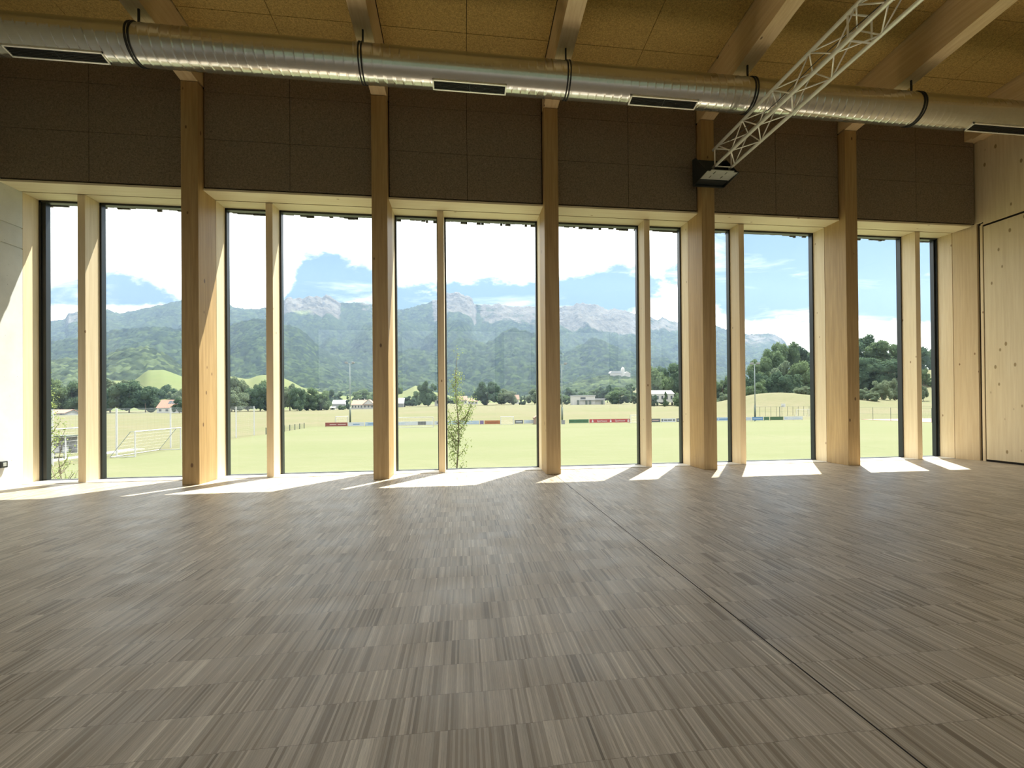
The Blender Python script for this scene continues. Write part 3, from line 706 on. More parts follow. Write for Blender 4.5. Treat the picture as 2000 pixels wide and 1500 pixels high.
def meadow_ridge(name, crest, Yc, Yf, zf, label):
    S = np.array([slope(u, v) for u, v in crest]); sxv = np.linspace(S[0, 0]-0.1, S[-1, 0]+0.1, 260); szv = np.interp(sxv, S[:, 0], S[:, 1])
    t = np.concatenate([np.linspace(0, 1, 40), [1.1, 1.3]])[:, None]; YY = Yf+(Yc-Yf)*t+0*sxv[None]; XX = sxv[None]*YY
    Z = zf+(EYE+szv[None]*Yc-zf)*sm(t, 0, 1)**0.9-np.maximum(t-1, 0)*60+(fbm(XX/60, YY/60, 3, 3)-0.5)*3
    tag(grid_mesh(name, np.stack([XX, YY, Z], -1), MAT['hillmeadow']), label, 'hill', kind='structure')
meadow_ridge('meadow_hill', hm, 760, 520, -4.0, 'bright grassy hills behind the village')

# ---- haze over the valley ------------------------------------------
hz, t, o_ = new_mat('valley_haze')
vs_ = t.node('ShaderNodeVolumeScatter', {'Color': (0.44, 0.62, 0.92, 1), 'Density': 0.000080, 'Anisotropy': 0.3}); t.l.new(vs_.outputs[0], o_.inputs['Volume'])
hb = MB().box(-7000, 8000, 135, 3700, -60, 960).build('valley_haze', hz); tag(hb, 'thin blue summer haze lying over the valley', 'haze', kind='stuff')
hz.cycles.homogeneous_volume = True if hasattr(hz.cycles, 'homogeneous_volume') else None

# ---- trees ---------------------------------------------------------
def leaf_cloud(blobs, n, size, rng):
    """leaf cards scattered on the shells of blobs -> verts, faces"""
    w_ = np.array([b[3]*b[3] for b in blobs]); w_ = w_/w_.sum(); idx = rng.choice(len(blobs), n, p=w_)
    bb = np.array(blobs)[idx]; d = rng.normal(size=(n, 3)); d /= np.linalg.norm(d, axis=1)[:, None]
    d[:, 2] = np.where(d[:, 2] < -0.35, -d[:, 2], d[:, 2])
    r = bb[:, 3]*rng.uniform(0.78, 1.15, n); c = bb[:, :3]+d*r[:, None]
    nrm = d+rng.normal(size=(n, 3))*0.55; nrm /= np.linalg.norm(nrm, axis=1)[:, None]
    a = np.cross(nrm, rng.normal(size=(n, 3))); a /= np.linalg.norm(a, axis=1)[:, None]; b = np.cross(nrm, a)
    s = size*rng.uniform(0.6, 1.3, n)[:, None]
    V = np.stack([c-a*s, c-b*s*0.6, c+a*s, c+b*s*0.6], 1).reshape(-1, 3)
    return V, n
def raw_mesh(name, V, Fq, mat, extra=None):
    me = bpy.data.meshes.new(name); 
    v = V.tolist(); f = [tuple(range(4*i, 4*i+4)) for i in range(Fq)]
    if extra:
        o = len(v); v += extra[0]; f += [tuple(i+o for i in q) for q in extra[1]]
    me.from_pydata(v, [], f); me.update(); me.materials.append(mat); return me
def ico(center, r, rng, sub=1):
    bm = bmesh.new(); bmesh.ops.create_icosphere(bm, subdivisions=sub, radius=r)
    v = [tuple(np.array(q.co)*(1+rng.uniform(-0.12, 0.12))+center) for q in bm.verts]; bm.verts.index_update()
    f = [[q.index for q in fc.verts] for fc in bm.faces]; bm.free(); return v, f
def crown_proto(kind, mat, seed):
    rng = np.random.default_rng(seed); blobs = []
    if kind == 'round':
        for _ in range(26):
            a = rng.uniform(0, 2*PI); zz = rng.uniform(0.16, 0.86); R_ = 0.42*math.sin(PI*min(1, max(0, (zz-0.02)/1.0)))**0.5*rng.uniform(0.3, 1.0)
            blobs.append((math.cos(a)*R_, math.sin(a)*R_, zz, rng.uniform(0.10, 0.17)))
    elif kind == 'low':
        for _ in range(30):
            a = rng.uniform(0, 2*PI); zz = rng.uniform(0.10, 0.84); R_ = 0.42*(1-max(0, zz-0.35)**1.6)*rng.uniform(0.3, 1.0)
            blobs.append((math.cos(a)*R_, math.sin(a)*R_, zz, rng.uniform(0.11, 0.17)))
    elif kind == 'cone':
        for _ in range(24):
            a = rng.uniform(0, 2*PI); zz = rng.uniform(0.08, 0.93); R_ = 0.36*(1-zz)*rng.uniform(0.3, 1.0)
            blobs.append((math.cos(a)*R_, math.sin(a)*R_, zz, 0.05+0.11*(1-zz)))
    ev = []; ef = []
    for b in blobs:
        v, f = ico(np.array(b[:3]), b[3]*0.80, rng, 2 if b[3] > 0.13 else 1); o = len(ev); ev += v; ef += [tuple(i+o for i in q) for q in f]
    V, n = leaf_cloud(blobs, 5200, 0.026, rng)
    return raw_mesh('crown', V, n, mat, (ev, ef))
trunk_me = None
def trunk_mesh():
    m_ = MB().tube([(0, 0, -0.03), (0.005, 0, 0.15), (-0.01, 0.01, 0.35), (0.01, 0, 0.6)], [0.035, 0.028, 0.022, 0.01], 8)
    me = bpy.data.meshes.new('trunk'); me.from_pydata(m_.v, [], m_.f); me.update(); me.materials.append(MAT['bark']); return me
trunk_me = trunk_mesh()
protos = {}
for kd in ('round', 'low', 'cone'):
    for cn in ('dark', 'mid', 'pale'):
        protos[(kd, cn)] = [crown_proto(kd, MAT['leaf_'+cn], hash((kd == 'low', cn == 'mid', i)) % 1000+i*7+len(cn)*13+len(kd)) for i in range(2 if kd != 'cone' else 1)]
tn = 0
def tree(name, loc, h, w_, kd, cn, label, cat='tree', group=None):
    global tn
    tn += 1
    r = empty(name, loc, tn*2.39); tag(r, label, cat, group)
    cr = bpy.data.objects.new('crown', protos[(kd, cn)][tn % len(protos[(kd, cn)])]); C.objects.link(cr); cr.parent = r; cr.scale = (w_, w_, h)
    tk = bpy.data.objects.new('trunk', trunk_me); C.objects.link(tk); tk.parent = r; tk.scale = (min(w_, h*0.6), min(w_, h*0.6), h)
    return r
def tree_px(u, vt, wpx, Y, kd, cn, label, name='broadleaf_tree', vb=None, group=None, cat='tree'):
    """tree seen at pixel column u with its top at row vt, standing at distance Y"""
    top = at_y(u, vt, Y); zb_ = float(ground(top[0], Y))-0.3
    if vb is not None: zb_ = at_y(u, vb, Y)[2]
    h_ = (top[2]-zb_)/0.97; w_ = wpx/F_PX*Y/(np.dot(ray(u, vt), FWD)/1.0)*ray(u, vt)[1]**0*1.05
    return tree(name, (top[0], Y, zb_), h_, w_, kd, cn, label, cat, group)
T = [
 (104, 738, 46, 400, 'low', 'mid', 'broad green tree behind the left shrub, first in the tree line'),
 (140, 742, 44, 410, 'low', 'mid', 'green tree in the tree line directly left of the first window post'),
 (172, 735, 50, 420, 'low', 'dark', 'tree in the tree line hidden by the first window post'),
 (215, 733, 52, 395, 'round', 'pale', 'olive green rounded tree right of the first window post'),
 (252, 741, 58, 385, 'low', 'dark', 'large dark green tree left of the red roof with solar panels'),
 (284, 752, 48, 380, 'low', 'dark', 'dark green tree touching the red roof with solar panels'),
 (322, 748, 40, 600, 'round', 'dark', 'blue green tree on the grassy hill left of the first thick column'),
 (345, 760, 26, 560, 'round', 'pale', 'small pale tree in front of the grassy hill, by the first thick column'),
 (350, 776, 22, 330, 'low', 'dark', 'dark bush beside the red roof with solar panels'),
 (452, 737, 40, 400, 'round', 'pale', 'grey green tree at the left frame of the second bay'),
 (458, 762, 42, 370, 'low', 'pale', 'low silvery tree in front of the tree line, second bay'),
 (484, 743, 34, 410, 'round', 'pale', 'olive tree in the middle of the left pane of the second bay'),
 (508, 747, 46, 385, 'low', 'dark', 'dark tree left of the second window post'),
 (536, 742, 44, 400, 'low', 'mid', 'green tree hidden by the second window post'),
 (566, 746, 36, 400, 'round', 'pale', 'pale tree directly right of the second window post'),
 (580, 755, 30, 380, 'low', 'dark', 'dark fir green tree under the first pale tree of the second bay'),
 (602, 758, 40, 400, 'low', 'mid', 'bushy green tree left of the farm meadow'),
 (625, 762, 34, 400, 'low', 'mid', 'last bushy tree on the right of the dense tree line'),
 (652, 759, 32, 620, 'round', 'dark', 'round tree behind the grey farm shed'),
 (679, 772, 15, 420, 'cone', 'dark', 'pointed dark tree left of the chalet'),
 (668, 791, 14, 400, 'low', 'mid', 'small bush in front of the grey farm shed'),
 (706, 762, 34, 620, 'round', 'mid', 'green tree behind the chalet'),
 (740, 766, 36, 600, 'round', 'mid', 'tree behind the second thick column'),
 (776, 757, 26, 700, 'round', 'mid', 'distant green tree above the barn'),
 (800, 773, 24, 450, 'low', 'dark', 'low dark tree right of the barn'),
 (818, 765, 26, 480, 'round', 'mid', 'light green tree left of the tall solitary tree'),
 (836, 741, 34, 400, 'round', 'dark', 'tall solitary dark tree left of the white chapel'),
 (900, 765, 30, 700, 'round', 'dark', 'distant tree behind the houses left of the big round tree'),
 (880, 775, 26, 560, 'low', 'mid', 'low tree behind the young tree by the window'),
 (951, 743, 46, 430, 'low', 'dark', 'big round dark tree in the middle of the tree line'),
 (980, 757, 34, 450, 'round', 'pale', 'olive tree right of the big round tree'),
 (998, 762, 26, 445, 'low', 'pale', 'pale broad tree left of the dark cypress'),
 (1018, 774, 12, 430, 'cone', 'dark', 'small dark pointed tree before the cypress'),
 (1024, 771, 10, 432, 'cone', 'dark', 'slim dark cypress in the meadow line'),
 (1044, 758, 34, 450, 'low', 'pale', 'olive trees left of the third thick column'),
 (1078, 760, 36, 460, 'low', 'mid', 'tree hidden by the middle thick column'),
 (1100, 769, 26, 420, 'low', 'mid', 'bushy tree left of the flat white building'),
 (1116, 757, 24, 620, 'round', 'dark', 'round dark tree above the flat white building'),
 (1140, 765, 30, 600, 'round', 'mid', 'green tree behind the flat white building'),
 (1165, 760, 34, 560, 'round', 'mid', 'tall green tree behind the right end of the flat white building'),
 (1186, 750, 34, 520, 'round', 'dark', 'dark crown left of the rounded tree by the meadow'),
 (1208, 755, 44, 420, 'low', 'mid', 'rounded green tree standing at the meadow edge under the castle'),
 (1232, 747, 36, 520, 'round', 'dark', 'dark crown below the castle near the window frame'),
 (1240, 770, 18, 420, 'low', 'pale', 'small pale tree beside the window frame under the castle'),
 (1283, 716, 58, 330, 'low', 'mid', 'tall tree right of the window post above the long white house'),
 (1312, 706, 72, 340, 'low', 'dark', 'tallest dark tree behind the long white house'),
 (1334, 722, 26, 335, 'low', 'dark', 'dark tree beside the frame right of the long white house'),
 (1277, 770, 16, 300, 'low', 'dark', 'dark bush at the left end of the long white house'),
 (1300, 765, 20, 290, 'cone', 'mid', 'pale conical tree in front of the long white house'),
 (1328, 767, 26, 295, 'low', 'mid', 'bush at the right end of the long white house'),
 (1360, 735, 60, 330, 'low', 'mid', 'tree hidden by the reveal left of the bracket column'),
 (1411, 732, 40, 330, 'low', 'mid', 'tree right of the bracket column'),
 (1412, 766, 26, 280, 'low', 'pale', 'bush right of the bracket column'),
 (1440, 722, 40, 330, 'low', 'dark', 'tree behind the fifth window post'),
 (1468, 722, 34, 270, 'low', 'dark', 'leftmost dark tree of the wood behind the floodlight mast'),
 (1483, 703, 44, 300, 'round', 'mid', 'tall tree of the wood behind the floodlight mast'),
 (1478, 740, 40, 262, 'low', 'mid', 'lower green tree in front of the wood'),
 (1505, 688, 48, 310, 'round', 'mid', 'rounded tree on the left shoulder of the wood'),
 (1515, 722, 46, 275, 'round', 'dark', 'dark hollow tree in the middle of the wood'),
 (1535, 673, 52, 320, 'round', 'mid', 'highest tree at the top of the wood'),
 (1540, 700, 50, 285, 'round', 'pale', 'sunlit pale green tree in the middle of the wood'),
 (1543, 728, 44, 270, 'low', 'dark', 'dark lower tree at the foot of the wood'),
 (1570, 670, 54, 320, 'round', 'dark', 'upper right tree of the wood'),
 (1575, 705, 56, 280, 'low', 'mid', 'broad tree on the right of the wood'),
 (1608, 676, 56, 310, 'round', 'mid', 'tree of the wood behind the right window frame'),
 (1610, 720, 60, 280, 'low', 'dark', 'lower tree of the wood behind the reveal'),
 (1569, 753, 27, 215, 'round', 'pale', 'solitary round pale tree on the mound in front of the wood'),
 (1650, 665, 70, 300, 'low', 'dark', 'tree behind the last thick column'),
 (1700, 649, 66, 300, 'round', 'dark', 'tallest dark tree in the last bay'),
 (1728, 668, 60, 285, 'round', 'mid', 'sunlit tree right of the tallest tree in the last bay'),
 (1756, 672, 70, 310, 'low', 'dark', 'dark tree behind the tall trees, by the frame in the last bay'),
 (1690, 695, 60, 275, 'low', 'dark', 'lower dark tree in the left of the last bay'),
 (1735, 700, 60, 270, 'low', 'dark', 'lower dark tree beside the frame in the last bay'),
 (1722, 741, 36, 205, 'low', 'pale', 'pale silvery shrub tree in the last bay'),
 (1688, 757, 26, 200, 'low', 'pale', 'pale shrub at the left of the last bay'),
 (1705, 766, 24, 196, 'low', 'pale', 'low pale shrub between the two shrubs of the last bay'),
 (1748, 738, 26, 215, 'low', 'pale', 'pale shrub behind the dark frame of the last bay'),
 (1800, 690, 26, 420, 'round', 'dark', 'dark tree on the hilltop seen in the last narrow pane'),
 (1822, 683, 30, 420, 'round', 'mid', 'hilltop tree beside the frame of the last narrow pane'),
 (1804, 721, 20, 255, 'round', 'mid', 'upper green tree on the slope in the last narrow pane'),
 (1820, 738, 18, 250, 'low', 'mid', 'small tree on the slope beside the last frame'),
 (1803, 752, 17, 225, 'round', 'pale', 'lower pale tree on the slope in the last narrow pane'),
]
for u, vt, wp, Y, kd, cn, lab in T:
    if kd != 'cone': wp *= 1.4 if 'wood' in lab and 'wooden' not in lab or 'last bay' in lab and vt < 705 else 1.12
    tree_px(u, vt, wp, Y, kd, cn, lab, name='conifer_tree' if kd == 'cone' else 'broadleaf_tree')

# young trees close to the window -----------------------------------
def young_tree(loc, H, spread, label, seed, nleaf=1500, leaf=0.035):
    rng = np.random.default_rng(seed); r = empty('young_tree', loc); tag(r, label, 'tree')
    m_ = MB(); tips = []
    stem = [(0.05*math.sin(i*1.3), 0.04*math.cos(i*1.7), H*i/10) for i in range(11)]
    m_.tube(stem, [0.035*(1-i/10)+0.006 for i in range(11)], 7)
    for i in range(44):
        zz = H*rng.uniform(0.12, 0.90); a = rng.uniform(0, 2*PI); ln = spread*(1.0 if zz < 0.72*H else 0.36)*rng.uniform(0.45, 1.1)
        j = zz/H*10; i0 = int(j); b0 = np.array(stem[i0])+(np.array(stem[min(i0+1, 10)])-np.array(stem[i0]))*(j-i0)
        pts = []
        for s in np.linspace(0, 1, 6):
            pts.append(b0+np.array([math.cos(a)*ln*(s**0.7)*0.8, math.sin(a)*ln*(s**0.7)*0.8, ln*1.15*s**1.4])+rng.normal(size=3)*0.015*s)
        m_.tube(pts, [0.010*(1-s)+0.003 for s in np.linspace(0, 1, 6)], 5)
        for q in pts[1:]: tips.append(q)
    m_.build('branches', MAT['bark'], r)
    tips += [np.array(s) for s in stem[3:]]; tips = np.array(tips)
    c = tips[rng.integers(0, len(tips), nleaf)]+rng.normal(size=(nleaf, 3))*np.array([0.075, 0.075, 0.11])
    nrm = rng.normal(size=(nleaf, 3)); nrm /= np.linalg.norm(nrm, axis=1)[:, None]
    a = np.cross(nrm, rng.normal(size=(nleaf, 3))); a /= np.linalg.norm(a, axis=1)[:, None]; b = np.cross(nrm, a)
    s = leaf*rng.uniform(0.6, 1.25, nleaf)[:, None]
    V = np.stack([c-a*s, c-b*s*0.55, c+a*s, c+b*s*0.55], 1).reshape(-1, 3)
    me = raw_mesh('leaves', V, nleaf, MAT['leaf_young']); lo_ = bpy.data.objects.new('leaves', me); C.objects.link(lo_); lo_.parent = r
    return r
p = at_y(892, 690, 15.5); young_tree((p[0], 15.5, G), p[2]-G, 0.62, 'slim young tree with light leaves standing close outside the middle window', 5, 3400, 0.034)
p = at_y(86, 735, 15.0); young_tree((p[0], 15.0, G), p[2]-G, 0.75, 'leafy young tree close outside the leftmost pane', 8, 2200, 0.034)
p = at_y(120, 868, 14.0); young_tree((p[0], 14.0, G), p[2]-G, 0.8, 'low twiggy shrub outside the leftmost pane', 9, 700, 0.026)

# ---- pitch furniture ----------------------------------------------
def goal(loc, W, H, dep, rz, label, r=0.06, net=True):
    g = empty('football_goal', loc, rz); tag(g, label, 'goal', 'portable white goals')
    MB().tube([(-W/2, 0, 0), (-W/2, 0, H)], r, 8).tube([(W/2, 0, 0), (W/2, 0, H)], r, 8).tube([(-W/2-r, 0, H), (W/2+r, 0, H)], r, 8).build('goal_frame', MAT['white_paint'], g)
    MB().tube([(-W/2, 0, 0.03), (-W/2, dep, 0.03), (W/2, dep, 0.03), (W/2, 0, 0.03)], r*0.7, 6).build('ground_bar', MAT['white_paint'], g)
    for sx_ in (-1, 1): MB().tube([(sx_*W/2, 0.4, H), (sx_*W/2, dep, 0.03)], r*0.45, 6).tube([(sx_*W/2, 0, H), (sx_*W/2, 0.42, H)], r*0.45, 6).build('side_brace', MAT['mast_metal'], g)
    if net:
        n = MB(); ky = 12
        for i in range(13):
            xx = -W/2+W*i/12; n.tube([(xx, 0.4, H), (xx, dep, 0.05)], 0.006, 3)
        for j in range(1, 7):
            s = j/7; n.tube([(-W/2, 0.4+(dep-0.4)*s, H*(1-s)), (W/2, 0.4+(dep-0.4)*s, H*(1-s))], 0.006, 3)
        n.build('goal_net', MAT['white_paint'], g)
    return g
goal((-31.6, 54.1, G+0.03), 7.4, 2.44, 2.2, PI/2, 'large white portable goal with slanted braces at the left pitch edge')
goal((-36.0, 48.5, G+0.05), 9.0, 2.9, 1.6, PI/2, 'taller white goal frame behind the ball net at far left')
pa, pb = at_y(767, 830, 99), at_y(846, 830, 99)
goal(((pa[0]+pb[0])/2, 99, G+0.03), abs(pb[0]-pa[0]), 2.1, 1.6, 0, 'wide white goal at the far end of the pitch, left of the young tree')
pa, pb = at_y(978, 822, 106.5), at_y(1003, 822, 106.5); goal(((pa[0]+pb[0])/2, 106.5, G+0.03), abs(pb[0]-pa[0]), 1.75, 1.0, 0, 'small white goal right of the orange brown banner')
pa, pb = at_y(1232, 822, 104), at_y(1262, 822, 104); goal(((pa[0]+pb[0])/2, 104, G+0.03), abs(pb[0]-pa[0]), 1.85, 1.0, 0, 'small white goal at the right end of the red banner')
pa, pb = at_y(1556, 800, 128), at_y(1580, 800, 128); goal(((pa[0]+pb[0])/2, 128, float(ground(pa[0], 128))), abs(pb[0]-pa[0]), 2.2, 1.0, 0, 'white goal on the small caged court at right')
pa, pb = at_y(656, 815, 118), at_y(680, 815, 118); goal(((pa[0]+pb[0])/2, 118, float(ground(pa[0], 118))), abs(pb[0]-pa[0]), 2.0, 1.0, 0.5, 'white goal left in the meadow behind the dark red banner')

# advertising banners
def col_mat(name, c): 
    c = tuple(x*0.62 for x in c)
    if name not in MAT: MAT[name] = flat(name, c, 0.6, 0, 0.06, 2)
    return MAT[name]
def banner(u0, u1, mat, label, marks=None, Y=108.0, h_=0.82, text=None, blocks=None):
    x0, x1 = at_y(u0, 828, Y)[0], at_y(u1, 828, Y)[0]; w_ = x1-x0
    e = empty('advertising_banner', ((x0+x1)/2, Y, G+0.02)); tag(e, label, 'banner', 'boards along the far touchline')
    MB().box(-w_/2+0.03, w_/2-0.03, -0.02, 0.02, 0.12, 0.12+h_).build('board', mat, e)
    m_ = MB()
    for q in np.linspace(-w_/2+0.1, w_/2-0.1, max(2, int(w_/2.5)+1)): m_.box(q-0.03, q+0.03, 0.02, 0.07, -0.02, 0.12+h_)
    m_.build('support', MAT['timber_grey'], e)
    for (a, b, mt) in (blocks or []): MB().box(-w_/2+a*w_, -w_/2+b*w_, -0.026, -0.02, 0.14, 0.10+h_).build('colour_field', mt, e)
    if marks:
        m_ = MB()
        for (a, b, z0, z1) in marks: m_.box(-w_/2+a*w_, -w_/2+b*w_, -0.034, -0.027, 0.12+z0*h_, 0.12+z1*h_)
        m_.build('lettering', text[1] if text and text[1] else MAT['white_paint'], e)
    return e, w_
RED = col_mat('banner_red', (0.48, 0.07, 0.08)); DRED = col_mat('banner_dark_red', (0.28, 0.07, 0.06)); WHT = col_mat('banner_white', (0.62, 0.66, 0.70)); GRN = col_mat('banner_green', (0.06, 0.17, 0.09))
BLU = col_mat('banner_blue', (0.12, 0.27, 0.50)); GRY = col_mat('banner_grey', (0.13, 0.14, 0.16)); ORB = col_mat('banner_orange_brown', (0.42, 0.16, 0.07)); LBL = col_mat('banner_pale_blue', (0.45, 0.56, 0.70)); DGR = col_mat('banner_dark_green', (0.05, 0.12, 0.05)); PNK = col_mat('banner_pink_mark', (0.62, 0.42, 0.40))
illegible = [(0.12, 0.42, 0.4, 0.62), (0.48, 0.8, 0.4, 0.62)]
banner(635, 679, DRED, 'dark red advertising board at the left end of the far touchline', [(0.2, 0.5, 0.35, 0.6), (0.56, 0.92, 0.35, 0.6)], text=(None, PNK))
banner(680, 712, WHT, 'pale grey advertising board right of the dark red one', [(0.3, 0.7, 0.35, 0.6)], text=(None, BLU))
banner(713, 765, LBL, 'pale blue advertising board partly behind the second column', illegible, text=(None, BLU))
banner(767, 846, WHT, 'long white advertising board behind the wide far goal', [(0.06, 0.3, 0.4, 0.6)], text=(None, LBL), blocks=[(0.62, 0.82, GRY)])
banner(848, 872, WHT, 'short white advertising board left of the young tree', [(0.2, 0.7, 0.35, 0.6)], text=(None, GRY))
banner(873, 936, LBL, 'pale blue advertising board behind the young tree', illegible, text=(None, WHT))
banner(937, 945, col_mat('banner_violet', (0.22, 0.16, 0.34)), 'narrow violet board between pale blue and orange brown boards')
banner(946, 977, ORB, 'orange brown advertising board right of the young tree', [(0.15, 0.85, 0.42, 0.55)], text=(None, DRED))
banner(1005, 1022, GRY, 'grey advertising board with pale lettering left of the wooden shed', [(0.15, 0.85, 0.35, 0.65)], text=(None, WHT))
banner(1023, 1044, WHT, 'white advertising board next to the wooden shed', [(0.2, 0.6, 0.35, 0.6)], text=(None, LBL))
banner(1111, 1150, GRN, 'dark green advertising board left of the red banner', [(0.05, 0.27, 0.4, 0.6), (0.36, 0.64, 0.4, 0.6), (0.7, 0.94, 0.4, 0.6)], Y=106.5, text=(None, DGR))
e, wb = banner(1151, 1231, RED, 'red advertising banner with white lettering, longest on the far touchline', None, Y=106.5)
def text_mesh(s, size, mat, parent, loc):
    cu = bpy.data.curves.new('t', 'FONT'); cu.body = s; cu.size = size; cu.align_x = 'CENTER'; cu.align_y = 'CENTER'; cu.extrude = 0.004; cu.resolution_u = 3
    ob = bpy.data.objects.new('t', cu); C.objects.link(ob); bpy.context.view_layer.update()
    me = bpy.data.meshes.new_from_object(ob); bpy.data.objects.remove(ob)
    o = bpy.data.objects.new('banner_text', me); C.objects.link(o); me.materials.append(mat); o.parent = parent; o.location = loc; o.rotation_euler = (PI/2, 0, 0); return o
text_mesh('Sparkasse', 0.62, MAT['white_paint'], e, (-0.19*wb, -0.03, 0.53)); text_mesh('Sparkasse', 0.62, MAT['white_paint'], e, (0.25*wb, -0.03, 0.53))
for fx_ in (-0.42, 0.02, 0.45):       # savings-box mark: an S-like bowl with a dot above
    m_ = MB(); n = 14; cx_ = fx_*wb
    m_.box(cx_-0.20, cx_+0.20, -0.034, -0.027, 0.24, 0.58); m_.prism([(cx_-0.20, 0.58), (cx_+0.20, 0.58), (cx_+0.10, 0.64), (cx_-0.10, 0.64)], 'y', -0.034, -0.027)
    m_.prism([(cx_+0.10*math.cos(2*PI*i/n), 0.76+0.10*math.sin(2*PI*i/n)) for i in range(n)], 'y', -0.034, -0.027)
    m_.build('emblem', MAT['white_paint'], e)
banner(1272, 1290, GRY, 'dark grey board left of the white board with dark lettering', [(0.1, 0.8, 0.4, 0.6)], Y=105, text=(None, PNK))
banner(1291, 1320, WHT, 'white advertising board with dark lettering and round mark', [(0.04, 0.14, 0.2, 0.8), (0.2, 0.42, 0.35, 0.7), (0.46, 0.74, 0.35, 0.7), (0.82, 0.94, 0.25, 0.75)], Y=105, text=(None, GRY))
banner(1321, 1345, GRY, 'dark grey board beside the frame right of the white board', [(0.1, 0.6, 0.4, 0.6)], Y=105, text=(None, WHT))
banner(1396, 1424, LBL, 'pale blue white board with dark lettering right of the bracket column', [(0.05, 0.2, 0.3, 0.7), (0.3, 0.9, 0.3, 0.65)], Y=107, text=(None, BLU))
banner(1440, 1468, WHT, 'white board left of the blue board by the floodlight mast', [(0.55, 0.95, 0.3, 0.6)], Y=107, text=(None, LBL))
banner(1469, 1491, BLU, 'blue advertising board at the foot of the right floodlight mast', [(0.1, 0.9, 0.4, 0.6)], Y=107, text=(None, LBL))
banner(1492, 1503, GRN, 'short green board between the blue and dark green boards', [(0.1, 0.9, 0.4, 0.6)], Y=107, text=(None, DGR))
banner(1504, 1530, DGR, 'dark green advertising board right of the floodlight mast', [(0.1, 0.8, 0.4, 0.55)], Y=107, text=(None, GRN))
banner(1531, 1568, WHT, 'white advertising board at the right end of the row', [(0.05, 0.2, 0.4, 0.65), (0.5, 0.9, 0.2, 0.35)], Y=107, text=(None, LBL))

# wooden shed, green box
def gable_house(name, u0, u1, vt, Y, depth, wall_m, roof_m, label, eave=0.62, vb=None, over=0.4, axis='x', windows=4, cat='house', chimney=False):
    x0, x1 = at_y(u0, 780, Y)[0], at_y(u1, 780, Y)[0]; top = at_y((u0+u1)/2, vt, Y)[2]
    xc = (x0+x1)/2; zb_ = float(ground(xc, Y))-0.2 if vb is None else at_y((u0+u1)/2, vb, Y)[2]
    H = top-zb_; he = H*eave; W = x1-x0
    e = empty(name, (xc, Y, zb_)); tag(e, label, cat)
    MB().box(-W/2, W/2, 0, depth, 0, he).build('walls', wall_m, e)
    r = MB()
    if axis == 'x':      # ridge runs along x
        r.prism([(-over, he-0.1), (depth/2, H), (depth+over, he-0.1), (depth+over, he-0.35), (depth/2, H-0.25), (-over, he-0.35)], 'x', -W/2-over, W/2+over)
        g = MB()
        for xx in (-W/2, W/2-0.1): g.prism([(0, he), (depth, he), (depth/2, H-0.2)], 'x', xx, xx+0.1)
        g.build('gable', wall_m, e)
    else:
        r.prism([(-W/2-over, he-0.1), (0, H), (W/2+over, he-0.1), (W/2+over, he-0.35), (0, H-0.25), (-W/2-over, he-0.35)], 'y', -over, depth+over)
        MB().prism([(-W/2, he), (W/2, he), (0, H-0.2)], 'y', 0, 0.1).build('gable', wall_m, e)
    r.build('roof', roof_m, e)
    for i in range(windows):
        q = -W/2+W*(i+0.5)/windows; MB().box(q-W/windows*0.2, q+W/windows*0.2, -0.06, 0.02, he*0.35, he*0.75).build('window', MAT['dark_window'], e)
    if chimney:
        for q in (-0.15, 0.3): MB().box(W*q-0.4, W*q+0.4, depth/2-0.4, depth/2+0.4, H-0.8, H+1.0).build('chimney', MAT['render_white'], e)
    return e, W, he, H
s, W, he, H = gable_house('wooden_shed', 1044, 1062, 809, 106.0, 2.2, MAT['timber_grey'], MAT['roof_brown'], 'small brown wooden shed at the far touchline', eave=0.72, over=0.12, axis='y', windows=0, cat='shed')
MB().box(-0.45, 0.45, -0.04, 0.02, 0.1, 1.5).build('shed_door', MAT['roof_brown'], s)
px_ = at_y(1100, 824, 105)[0]; e = empty('equipment_box', (px_, 105, G)); tag(e, 'small grey box at the foot of the middle floodlight mast', 'box')
MB().box(-0.35, 0.35, -0.3, 0.3, 0, 0.85, 0.03).build('body', MAT['render_grey'], e); MB().box(-0.4, 0.4, -0.35, 0.35, 0.85, 0.9).build('lid', GRY, e)

# floodlight masts
def mast(u, vt, Y, label, xx=None):
    x = at_y(u, 820, Y)[0]; H = at_y(u, vt, Y)[2]-G
    e = empty('floodlight_mast', (x, Y, G)); tag(e, label, 'mast', 'floodlight masts behind the pitch')
    MB().tube([(0, 0, 0), (0, 0, H*0.27)], 0.22, 10).build('base_tube', MAT['fence_metal'], e, smooth=True)
    MB().tube([(0, 0, H*0.27), (0, 0, H*0.6), (0, 0, H*0.97)], [0.13, 0.10, 0.07], 8).build('pole', MAT['mast_metal'], e, smooth=True)
    MB().tube([(-1.0, 0, H*0.965), (1.0, 0, H*0.965)], 0.06, 6).build('crossarm', MAT['mast_metal'], e)
    for q in (-0.85, 0.85):
        MB().box(q-0.35, q+0.35, -0.45, 0.05, H*0.97, H*0.97+0.38, 0.04).build('lamp_head', MAT['render_grey'], e)
mast(684, 706, 126, 'slim floodlight mast left of the chalet'); mast(1098, 708, 108.8, 'floodlight mast right beside the middle thick column'); mast(1475, 708, 108.8, 'floodlight mast in front of the wood')

